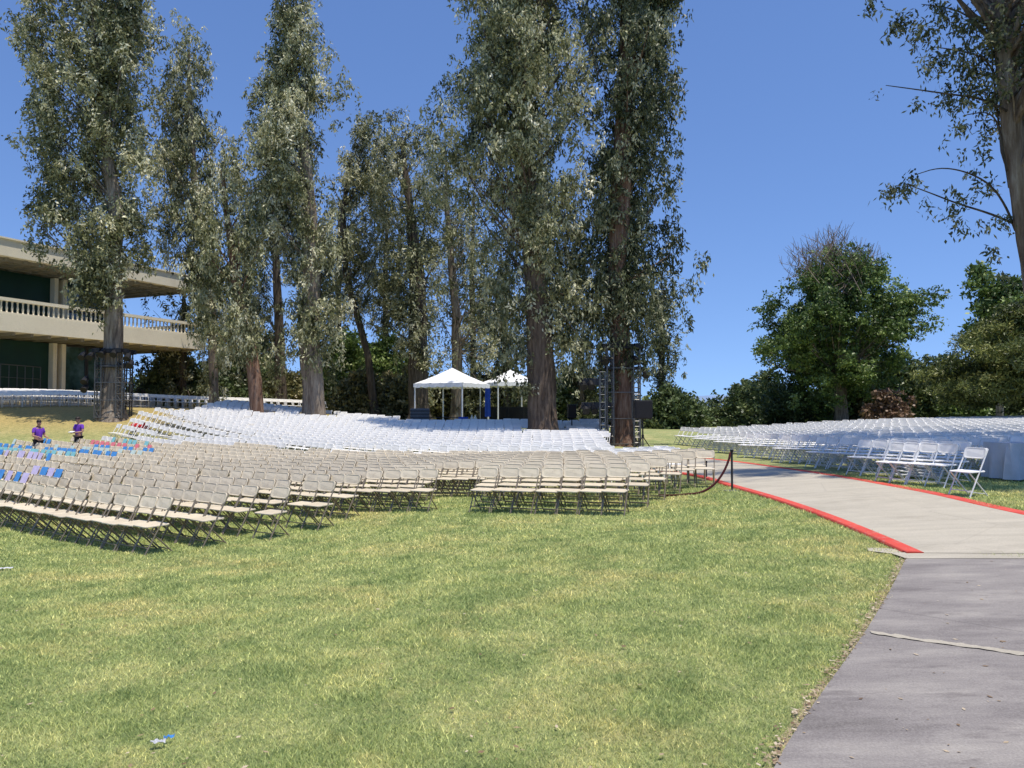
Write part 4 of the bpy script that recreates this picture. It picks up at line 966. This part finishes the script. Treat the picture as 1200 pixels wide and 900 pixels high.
# things under and round the tents
def table(px, Y, w_, d_, hg, label, cloth, rz=0, drop=None, cat='table', legs=True, folds=True):
    c = at_ground(px, Y); r = empty('folding_table', c, rz, label, cat)
    MB().box((0, 0, hg - .02), (w_, d_, .04), bevel=.008).build('tabletop', M['cloth_grey'], r)
    for sx_ in (-1, 1):
        for sy_ in (-1, 1): MB().tube([(sx_ * (w_/2 - .15), sy_ * (d_/2 - .1), 0), (sx_ * (w_/2 - .15), sy_ * (d_/2 - .1), hg - .04)], .016, 6).build('leg', M['grey_metal'], r)
    return r, c
def tablecloth(r, c, w_, d_, hg, m, label, floor=.03, rz=0):
    mb = MB(); per = []; a, b = w_/2 + .015, d_/2 + .015; st_ = .06
    for k in range(int(2*a/st_)): per.append((-a + k*st_, -b, 0, -1))
    for k in range(int(2*b/st_)): per.append((a, -b + k*st_, 1, 0))
    for k in range(int(2*a/st_)): per.append((a - k*st_, b, 0, 1))
    for k in range(int(2*b/st_)): per.append((-a, b - k*st_, -1, 0))
    n = len(per); rings = []
    for lv, z in enumerate((hg + .008, hg * .75, hg * .45, floor)):
        amp = lv * .022; rings.append([mb.bm.verts.new((x + nx_ * (lv*.02 + amp * math.sin(i * .9)), y + ny_ * (lv*.02 + amp * math.sin(i * .9)), z)) for i, (x, y, nx_, ny_) in enumerate(per)])
    for A_, B_ in zip(rings[:-1], rings[1:]):
        for i in range(n): mb.bm.faces.new((A_[i], B_[i], B_[(i+1) % n], A_[(i+1) % n]))
    mb.bm.faces.new(rings[0]); o = mb.build('tablecloth', m); o.location = c; o.rotation_euler = (0, 0, rz); return tag(o, label, 'tablecloth')
r, c = table(524, 43.5, 1.8, .7, .74, 'dark folding table in the shade under the first white tent', None); 
for k in r.children: k.data.materials.clear(); k.data.materials.append(M['black'])
r, c = table(690, 40, .95, .7, .95, 'small table right of the massive trunk, under a white cloth', None); tablecloth(r, c, .95, .7, .95, M['cloth_grey'], 'white cloth over the small table right of the massive trunk')
c = at_ground(663, 41); r = empty('cardboard_box', (c[0], 41, c[2]), .3, 'open tan carton standing on the grass right of the massive trunk', 'box')
b_ = MB(); b_.box((0, 0, .35), (.6, .45, .7)); b_.build('carton', M['cardboard'], r); b_ = MB(); b_.box((-.34, 0, .73), (.16, .44, .015)); b_.box((.34, 0, .73), (.16, .44, .015)); b_.build('flap', M['cardboard'], r)
def barrel(px, Y, label, m, rr, hg):
    c = at_ground(px, Y); o = MB().tube([(0, 0, 0), (0, 0, .02), (0, 0, hg*.3), (0, 0, hg*.33), (0, 0, hg*.36), (0, 0, hg*.64), (0, 0, hg*.67), (0, 0, hg*.7), (0, 0, hg-.02), (0, 0, hg)], [rr*.96, rr, rr, rr*1.05, rr, rr, rr*1.05, rr, rr, rr*.95], 18).build('plastic_drum', m, smooth=False); o.location = c; tag(o, label, 'drum')
barrel(543, 41.0, 'dark blue drum standing by the front pole of the first tent', M['blue'], .26, .9)
for px, lab in ((553, 'cream jug nearest the blue drum'), (557, 'cream jug right of the other one beside the blue drum')):
    c = at_ground(px, 41); r = MB().tube([(0, 0, 0), (0, 0, .3), (0, 0, .42), (0, 0, .48), (0, 0, .55)], [.10, .10, .07, .03, .03], 10).build('water_jug', M['cream']); r.location = (c[0], c[1], c[2] + .45); tag(r, lab, 'jug')
c = at_ground(555, 41); r = MB(); r.box((0, 0, .43), (.5, .35, .04)); 
for a in (-1, 1):
    for b in (-1, 1): r.tube([(a*.2, b*.13, 0), (a*.2, b*.13, .42)], .015, 5)
o = r.build('side_stool', M['white_metal']); o.location = c; tag(o, 'low white stool carrying two cream jugs beside the blue drum', 'stool')

# ------------------------------------------------------------------ loudspeakers
def speaker(px, ytop, ybot, Y, w_, label, lab2):
    zt, zb = P(px, ytop, Y)[2], P(px, ybot, Y)[2]; c = at_ground(px, Y)
    r = empty('speaker_stand', c, 0, lab2, 'speaker stand'); MB().tube([(0, 0, .35), (0, 0, zb - c[2])], .03, 8).build('pole', M['black'], r)
    for k in range(3):
        a = R(120 * k + 20); MB().tube([(0, 0, .75), (.55 * math.cos(a), .55 * math.sin(a), 0)], .02, 6).build('leg', M['black'], r)
    MB().tube([(0, 0, .68), (0, 0, .82)], .05, 8).build('collar', M['black'], r)
    s_ = empty('loudspeaker', (c[0], Y, zb), R(5), label, 'speaker'); hg = zt - zb
    MB().box((0, 0, hg / 2), (w_, .42, hg), bevel=.03).build('cabinet', M['black'], s_)
    MB().box((0, -.215, hg / 2), (w_ * .88, .02, hg * .88), bevel=.008).build('grille', M['grille'], s_)
speaker(670, 474, 490, 37, .40, 'black loudspeaker on a stand close right of the massive trunk', 'tripod stand holding the smaller seeming speaker near the massive trunk')
speaker(753, 469, 491, 31, .72, 'black loudspeaker on a stand right of the larger truss tower', 'tripod stand right of the larger truss tower')

# ------------------------------------------------------------------ truss towers
def truss_tower(cx, cy, half, ztop, label, arms, lights, lean=0):
    zg = h(cx, cy); H_ = ztop - zg; r = empty('truss_tower', (cx, cy, zg), R(6), label, 'truss tower')
    for sx_, sy_ in ((-1, -1), (1, -1), (1, 1), (-1, 1)):
        t = MB(); q = .15; ox, oy = sx_ * half, sy_ * half
        cs_ = [(ox - q, oy - q), (ox + q, oy - q), (ox + q, oy + q), (ox - q, oy + q)]
        for a in cs_: t.tube([(*a, .0), (*a, H_)], .036, 5)
        nz = int(H_ / .42)
        for k in range(nz + 1):
            z = H_ * k / nz
            for i in range(4):
                a, b = cs_[i], cs_[(i + 1) % 4]; t.tube([(*a, z), (*b, z)], .018, 4, cap=False)
                if k < nz: t.tube([(*(a if k % 2 else b), z), (*(b if k % 2 else a), z + H_ / nz)], .012, 4, cap=False)
        t.build('leg', M['alu'] if sy_ < 0 else M['dark_metal'], r)
    for z in [H_ * v for v in (.02, .28, .55, .8)]:
        t = MB()
        for k in range(4):
            a = [(-1, -1), (1, -1), (1, 1), (-1, 1)][k]; b = [(1, -1), (1, 1), (-1, 1), (-1, -1)][k]
            t.tube([(a[0]*(half+.16), a[1]*(half+.16), z), (b[0]*(half+.16), b[1]*(half+.16), z)], .025, 5)
        t.build('crossbar', M['alu'], r)
    f = MB()
    for k in range(4):
        T = Matrix.Rotation(k * math.pi / 2, 4, 'Z'); f.box((0, -half, H_ + .12), (half * 2 + .7, .26, .22), mtx=T, bevel=.01)
        f.box((0, -half, H_ * .80), (half * 2 + .5, .10, .14), mtx=T)
    f.build('top_frame', M['black'], r)
    for (x0, x1, z, th) in arms:
        MB().box(((x0 + x1) / 2, -half * .6, z), (abs(x1 - x0), .18, th), bevel=.02).build('arm', M['dark_metal'], r)
    for (x, z) in lights:
        l_ = MB(); l_.tube([(x, -half - .1, z - .05), (x, -half - .42, z - .28)], [.13, .17], 10); l_.tube([(x, -half + .1, z + .12), (x, -half - .12, z)], .03, 5); l_.build('floodlight', M['black'], r)
    return r
tz = P(134, 412, 40)[2]
truss_tower(-20.75, 40, .52, tz - .12, 'grey metal truss tower wrapped round the eucalyptus by the building', [(-1.35, -.5, tz - 1.5, .10), (.4, 1.1, tz - 1.9, .10)],
            [(-1.25, tz - 1.35), (-.85, tz - 1.35), (.95, tz - 1.4), (1.1, tz - 1.75), (-1.1, tz - 2.6), (-1.1, tz - 3.0), (.3, tz - 1.2), (-.3, tz - 1.2)])
tz = P(728, 407, 36)[2]
truss_tower(5.05, 36, .62, tz - .12, 'larger metal truss tower wrapped round the dark eucalyptus trunk', [(-2.0, -.5, 2.95, .34), (-1.9, -.5, 1.75 + .1, .30), (-1.0, -.4, 4.0, .26), (.4, 1.1, 3.6, .12)],
            [(-1.9, 2.95), (-1.55, 2.95), (-1.8, 1.85), (-1.4, 1.85), (-.9, 4.1), (1.0, 3.5), (.5, 4.1)])
# extra slim ladder masts beside the larger tower
for px, lab in ((706, 'slim dark lattice mast at the left of the larger truss tower'), (746, 'slim grey lattice mast at the right of the larger truss tower')):
    c = at_ground(px, 34.6); t = MB(); H_ = P(px, 436 if px < 720 else 462, 34.6)[2] - c[2]; q = .12
    cs_ = [(-q, -q), (q, -q), (q, q), (-q, q)]
    for a in cs_: t.tube([(*a, 0), (*a, H_)], .025, 5)
    for k in range(11):
        z = H_ * k / 10
        for i in range(4):
            t.tube([(*cs_[i], z), (*cs_[(i+1) % 4], z)], .014, 4, cap=False)
            if k < 10: t.tube([(*cs_[i], z), (*cs_[(i+1) % 4], z + H_ / 10)], .010, 4, cap=False)
    o = t.build('lattice_mast', M['grey_metal'] if px < 720 else M['alu']); o.location = c; tag(o, lab, 'mast')

# ------------------------------------------------------------------ stanchions and rope by the path
def stanchion(c, hg, label, base=True, thin=.024):
    r = empty('stanchion_post', c, 0, label, 'stanchion'); MB().tube([(0, 0, .02), (0, 0, hg - .06)], thin, 10).build('post', M['dark_metal'], r, smooth=False)
    MB().tube([(0, 0, hg - .06), (0, 0, hg - .04), (0, 0, hg)], [thin, thin * 1.6, thin * 1.5], 10).build('cap', M['black'], r)
    if base: MB().tube([(0, 0, 0), (0, 0, .012), (0, 0, .03)], [.17, .17, .03], 18).build('base', M['grey_metal'], r)
c1 = G(858, 575.5); hg = P(858, 527, c1[1])[2] - c1[2]; stanchion(c1, hg, 'dark stanchion post on the grass with the rope hooked to its top')
c2 = G(828, 561); hg2 = P(828, 540, c2[1])[2] - c2[2]; stanchion(c2, hg2, 'thin bare post at the path edge behind the rope', False, .016)
lx, ly = G(806, 581)[:2]; A_ = np.array([c1[0] - .03, c1[1], c1[2] + hg - .06]); B_ = np.array([lx, ly, h(lx, ly) + .03])
pts = []
for s_ in np.linspace(0, 1, 16):
    x = A_[0] + (B_[0] - A_[0]) * s_; y = A_[1] + (B_[1] - A_[1]) * s_; z = B_[2] + (A_[2] - B_[2]) * (1 - s_) ** 2.3 ; x = A_[0] + (B_[0] - A_[0]) * (s_ ** 1.25); pts.append((x, y, max(z, h(x, y) + .03)))
o = MB().tube(pts + [(pts[-1][0] - .3, pts[-1][1] - .05, h(pts[-1][0] - .3, pts[-1][1]) + .03), (pts[-1][0] - .6, pts[-1][1] + .1, h(pts[-1][0] - .6, pts[-1][1]) + .035)], .024, 8).build('barrier_rope', M['rope'], smooth=True); tag(o, 'dark red rope drooping from the stanchion to the beige chairs', 'rope')

# ------------------------------------------------------------------ cloth covered table and folded chairs on the right
rz = R(4)
r, c0 = table(600 + F * 11.0 / 16.1, 16.1, 1.8, .75, .76, 'folding table at the right edge hidden by a hanging cloth', None, rz)
tablecloth(r, r.location, 1.8, .75, .76, M['cloth_grey'], 'grey looking white cloth hanging to the grass over the table at the right edge', rz=rz)
def folded_chair(c, rz, tilt, label):
    r = empty('folded_chair', c, rz, label, 'chair', 'folded white chairs lying on the grass'); r.rotation_euler = (tilt, 0, rz)
    seat = MB().slab(.43, .40, .022, .06, Matrix.Translation((0, -.05, .03)), dome=.006).build('seat', M['white'], r)
    MB().slab(.415, .235, .02, .055, Matrix.Translation((0, .36, .03)), dome=.005).build('backrest', M['white'], r)
    for s_ in (-1, 1): MB().tube([(s_*.213, -.45, .02), (s_*.213, .48, .02)], .0125, 6).build('leg', M['white_metal'], r); MB().tube([(s_*.188, -.43, .0), (s_*.188, .25, .0)], .0115, 6).build('leg', M['white_metal'], r)
for k, lab in enumerate(['lowest folded chair of the small pile on the shaded grass', 'second folded chair up in the small pile on the shaded grass', 'third folded chair up in the small pile on the shaded grass', 'topmost folded chair of the small pile on the shaded grass']):
    q = G(1088, 563); folded_chair((q[0] + .06 * k, q[1] + .5 + .05 * k, q[2] + .05 + .055 * k), R(80 + 7 * k), R(4 + k * 2), lab)

# ------------------------------------------------------------------ papers on the chairs at the left
cards = []
def card(c, m, cname, rowl, backrest=True):
    mb = MB()
    T = Matrix.Translation((0, .160, .742)) @ Matrix.Rotation(R(90) - TILT * .75, 4, 'X'); mb.box((0, 0, .028), (.30, .24, .004), mtx=T)
    o = mb.build('paper_sheet', M[m]); o.location = (c['x'], c['y'], c['z'] + .004); o.rotation_euler = (0, 0, c['rz'])
    tag(o, '%s sheet on the %s beige chair from the path end, %s row' % (cname, ordn(c['idx']), ordn(c['row'])), 'paper', 'coloured sheets placed on the beige chairs')
def px_of(c): return 600 + F * c['x'] / c['y']
def py_of(c, dz=.75): return YH - F * (c['z'] + dz - EYE) / c['y']
CN = {'blue_card': 'blue', 'teal_card': 'teal', 'pink_card': 'pink', 'lilac_card': 'lilac', 'mint_card': 'pale green'}
jr2 = random.Random(5); rowcol = {}
sel = [c for c in chairs if c['kind'] == 'beige' and -40 < px_of(c) < 175]
rows_ = sorted({c['row'] for c in sel})
patt = ['blue_card', 'pink_card', 'teal_card', 'pink_card', 'mint_card', 'lilac_card', 'teal_card', 'blue_card', 'mint_card']
for c in sel:
    px, py = px_of(c), py_of(c)
    if px < 70 and abs(py - 556) < 5 and c['y'] < 21:
        if c['idx'] % 2: card(c, 'blue_card', 'blue', '')
        else: card(c, 'lilac_card', 'lilac', '')
    elif py < 536 - max(0, (px - 60)) * .02 and py > 500:
        m = patt[(c['row'] * 1) % len(patt)]
        if jr2.random() < .08: m = jr2.choice(patt)
        if jr2.random() < .85: card(c, m, CN[m], '')
# red bag at the foot of the near truss
c = at_ground(165, 37.6); r = empty('duffel_bag', c, .2, 'red bag dumped on the grass beside the truss by the building', 'bag')
MB().tube([(-.42, 0, .2), (-.38, 0, .2), (-.1, 0, .24), (.2, 0, .22), (.4, 0, .18), (.44, 0, .18)], [.05, .17, .23, .21, .14, .04], 10).build('bag_body', M['red'], r, smooth=True)
MB().tube([(-.25, -.05, .4), (-.12, -.08, .52), (.08, -.08, .52), (.2, -.05, .4)], .018, 6).build('strap', M['black'], r)

# ------------------------------------------------------------------ people
def skin_mesh(verts, edges, radii, root=0, sub=2, name='body'):
    me = bpy.data.meshes.new(name); me.from_pydata([tuple(v) for v in verts], edges, []); o = bpy.data.objects.new(name, me); col.objects.link(o)
    md = o.modifiers.new('skin', 'SKIN'); md.use_smooth_shade = True
    for i, r_ in enumerate(radii):
        sv = me.skin_vertices[0].data[i]; sv.radius = r_ if isinstance(r_, tuple) else (r_, r_); sv.use_root = (i == root)
    ss = o.modifiers.new('sub', 'SUBSURF'); ss.levels = sub; ss.render_levels = sub
    dg = bpy.context.evaluated_depsgraph_get(); ev = o.evaluated_get(dg); out = bpy.data.meshes.new_from_object(ev); bpy.data.objects.remove(o); return out
def make_person(loc, rz, label, J, hairm):
    """J: joint dictionary; figure faces -Y"""
    r = empty('person', loc, rz, label, 'person')
    V = []; E = []; Rr = []; ix = {}
    def add(n, p, rad, par=None):
        ix[n] = len(V); V.append(p); Rr.append(rad)
        if par is not None: E.append((ix[par], ix[n]))
    add('pel', J['pel'], (.15, .105)); add('waist', J['waist'], (.135, .10), 'pel'); add('chest', J['chest'], (.165, .115), 'waist'); add('neckb', J['neckb'], (.075, .07), 'chest'); add('neck', J['neck'], .054, 'neckb')
    add('jaw', J['jaw'], (.066, .075), 'neck'); add('head', J['head'], (.080, .098), 'jaw'); add('crown', J['crown'], (.062, .075), 'head')
    for s_ in 'LR':
        add('sh'+s_, J['sh'+s_], .062, 'chest'); add('el'+s_, J['el'+s_], .043, 'sh'+s_); add('fa'+s_, J['el'+s_]*.6 + J['wr'+s_]*.4, .040, 'el'+s_); add('wr'+s_, J['wr'+s_], .026, 'fa'+s_)
        hd = (J['wr'+s_] - J['el'+s_]).normalized(); add('pa'+s_, J['wr'+s_] + hd * .065, (.038, .020), 'wr'+s_)
        add('hp'+s_, J['hp'+s_], .092, 'pel'); add('kn'+s_, J['kn'+s_], .060, 'hp'+s_); add('ca'+s_, J['kn'+s_]*.65 + J['an'+s_]*.35, .058, 'kn'+s_); add('an'+s_, J['an'+s_], .038, 'ca'+s_); add('he'+s_, J['an'+s_] + Vector((0, -.03, -.04)), .040, 'an'+s_); add('to'+s_, J['an'+s_] + Vector((0, -.16, -.055)), .030, 'he'+s_)
    body = skin_mesh(V, E, Rr, 0, 2)
    # hands: four fingers and a thumb each, face details, all joined into the one body mesh
    bm = bmesh.new(); bm.from_mesh(body); bpy.data.meshes.remove(body)
    for s_ in 'LR':
        hd = (J['wr'+s_] - J['el'+s_]).normalized(); side = hd.cross(Vector((0, 0, 1))); side.normalize(); up = side.cross(hd); pl = J['wr'+s_] + hd * .06
        for k, ln_ in enumerate((.068, .078, .072, .056)):
            b0 = pl + side * (.027 - .018 * k); fm = skin_mesh([b0, b0 + hd*.035, b0 + hd*(.035 + ln_*.45) - up*.008, b0 + hd*(.035 + ln_*.8) - up*.03], [(0, 1), (1, 2), (2, 3)], [.0095, .009, .008, .007], 0, 1, 'finger'); bm.from_mesh(fm); bpy.data.meshes.remove(fm)
        b0 = J['wr'+s_] + hd * .03; fm = skin_mesh([b0, b0 + side*.035 + hd*.02, b0 + side*.05 + hd*.05 - up*.01], [(0, 1), (1, 2)], [.012, .010, .008], 0, 1, 'finger'); bm.from_mesh(fm); bpy.data.meshes.remove(fm)
    hd_ = J['head']; fdir = J['face'].normalized(); sdv = fdir.cross(Vector((0, 0, 1))).normalized(); upv = sdv.cross(fdir)
    def blob(c, rad, sc):
        q = bmesh.ops.create_icosphere(bm, subdivisions=2, radius=rad); T = Matrix((( *sdv, 0), (*fdir, 0), (*upv, 0), (0, 0, 0, 1))).transposed(); bmesh.ops.transform(bm, matrix=Matrix.Translation(c) @ T @ Matrix.Diagonal((*sc, 1)), verts=q['verts'])
    blob(hd_ + fdir*.095 - upv*.015, .017, (.8, 1.2, 1.4)); blob(hd_ + sdv*.082 - upv*.01, .022, (.35, .7, 1.2)); blob(hd_ - sdv*.082 - upv*.01, .022, (.35, .7, 1.2)); blob(hd_ + fdir*.082 - upv*.055, .016, (1.4, .7, .35))
    me = bpy.data.meshes.new('body'); bm.to_mesh(me); bm.free(); link('body', me, M['skin'], r, smooth=True)
    eb = MB(); 
    for q in (-1, 1):
        z = bmesh.ops.create_icosphere(eb.bm, subdivisions=1, radius=.010); bmesh.ops.translate(eb.bm, vec=hd_ + fdir*.088 + sdv*.03*q + upv*.012, verts=z['verts'])
    eb.build('eyes', M['black'], r)
    # hair cap
    hb = MB(); z = bmesh.ops.create_icosphere(hb.bm, subdivisions=3, radius=.105); T = Matrix(((*sdv, 0), (*fdir, 0), (*upv, 0), (0, 0, 0, 1))).transposed()
    for v in z['verts']:
        n_ = v.co.normalized()
        if n_.y > .25 and n_.z < .35: v.co *= .72
        if n_.z < -.35: v.co *= .8
        v.co += Vector((random.uniform(-.003, .003),) * 3)
    bmesh.ops.transform(hb.bm, matrix=Matrix.Translation(hd_ + upv*.030 - fdir*.018) @ T @ Matrix.Diagonal((.88, 1.06, .98, 1)), verts=z['verts']); hb.build('hair', hairm, r, smooth=True)
    # shirt
    V = [J['pel'] + Vector((0, 0, .0)), J['waist'], J['chest'], J['neckb'] - Vector((0, 0, .03))]; E = [(0, 1), (1, 2), (2, 3)]; Rr = [(.165, .12), (.155, .118), (.182, .132), (.085, .08)]
    for s_ in 'LR':
        n0 = len(V); m_ = J['sh'+s_]*.35 + J['el'+s_]*.65; V += [J['sh'+s_], m_]; Rr += [.078, .066]; E += [(2, n0), (n0, n0 + 1)]
    link('shirt', skin_mesh(V, E, Rr, 0, 2, 'shirt'), M['purple'], r, smooth=True)
    V = [J['pel'] + Vector((0, 0, .05))]; E = []; Rr = [(.16, .115)]
    for s_ in 'LR':
        n0 = len(V); V += [J['hp'+s_], J['kn'+s_], J['kn'+s_]*.6 + J['an'+s_]*.4, J['an'+s_]]; Rr += [.105, .078, .074, .060]; E += [(0, n0), (n0, n0+1), (n0+1, n0+2), (n0+2, n0+3)]
    link('trousers', skin_mesh(V, E, Rr, 0, 2, 'trousers'), M['trouser'], r, smooth=True)
    for s_ in 'LR':
        a = J['an'+s_]; f_ = MB(); f_.box((a.x, a.y - .075, .045), (.10, .29, .09), bevel=.03); f_.build('shoe', M['black'], r, smooth=True)
    return r
def VV(*a): return Vector(a)
base = dict(pel=VV(0, 0, .93), waist=VV(0, .0, 1.08), chest=VV(0, .01, 1.28), neckb=VV(0, .01, 1.42), neck=VV(0, -.005, 1.48), jaw=VV(0, -.03, 1.545), head=VV(0, -.03, 1.61), crown=VV(0, -.015, 1.68), face=VV(0, -1, -.15),
    shL=VV(.175, .01, 1.36), shR=VV(-.175, .01, 1.36), hpL=VV(.09, 0, .88), hpR=VV(-.09, 0, .88), knL=VV(.10, -.01, .49), knR=VV(-.10, -.01, .49), anL=VV(.11, .02, .09), anR=VV(-.11, .02, .09))
J1 = dict(base); J1.update(elL=VV(.24, -.02, 1.09), wrL=VV(.20, -.24, 1.03), elR=VV(-.25, -.06, 1.09), wrR=VV(-.20, -.29, 1.06), crown=VV(0, -.05, 1.675), face=VV(0, -1, -.35))
J2 = dict(base); J2.update(elL=VV(.26, -.04, 1.10), wrL=VV(.09, -.27, 1.07), elR=VV(-.26, -.04, 1.10), wrR=VV(-.07, -.27, 1.08), head=VV(0, -.055, 1.60), crown=VV(0, -.06, 1.67), face=VV(0, -1, -.6))
def clear(px, Y, rad):
    x = (px - 600) / F * Y; return [o for o in bpy.data.objects if o.parent is None and o.get('category') in ('chair', 'paper') and (math.hypot(o.location.x - x, o.location.y - Y) < rad or (abs(o.location.x - x * o.location.y / Y) < .42 and Y - 3.2 < o.location.y < Y))]
def person_at(px, Y, rz, label, J):
    for o in clear(px, Y, .62):
        for k in list(o.children): bpy.data.objects.remove(k)
        bpy.data.objects.remove(o)
    c = at_ground(px, Y); return make_person(c, rz, label, J, M['hair'])
PY1, PY2 = 31.0, 32.5
person_at(46, PY1, R(62), 'person in a purple T-shirt and dark trousers turned sideways, reaching towards the chairs', J1)
p2 = person_at(93, PY2, R(-18), 'person in a purple T-shirt looking down at white sheets held in both hands', J2)
cs_ = MB(); cs_.box((0, 0, 0), (.22, .16, .02)); o = cs_.build('paper_stack', M['tent']); q = at_ground(93, PY2); rzp = R(-18)
o.location = (q[0] + .34 * math.sin(rzp), q[1] - .36 * math.cos(rzp), q[2] + 1.10); o.rotation_euler = (R(15), 0, rzp); tag(o, 'small stack of white sheets in the hands of the person looking down', 'paper stack')
print('OBJ', len(bpy.data.objects))
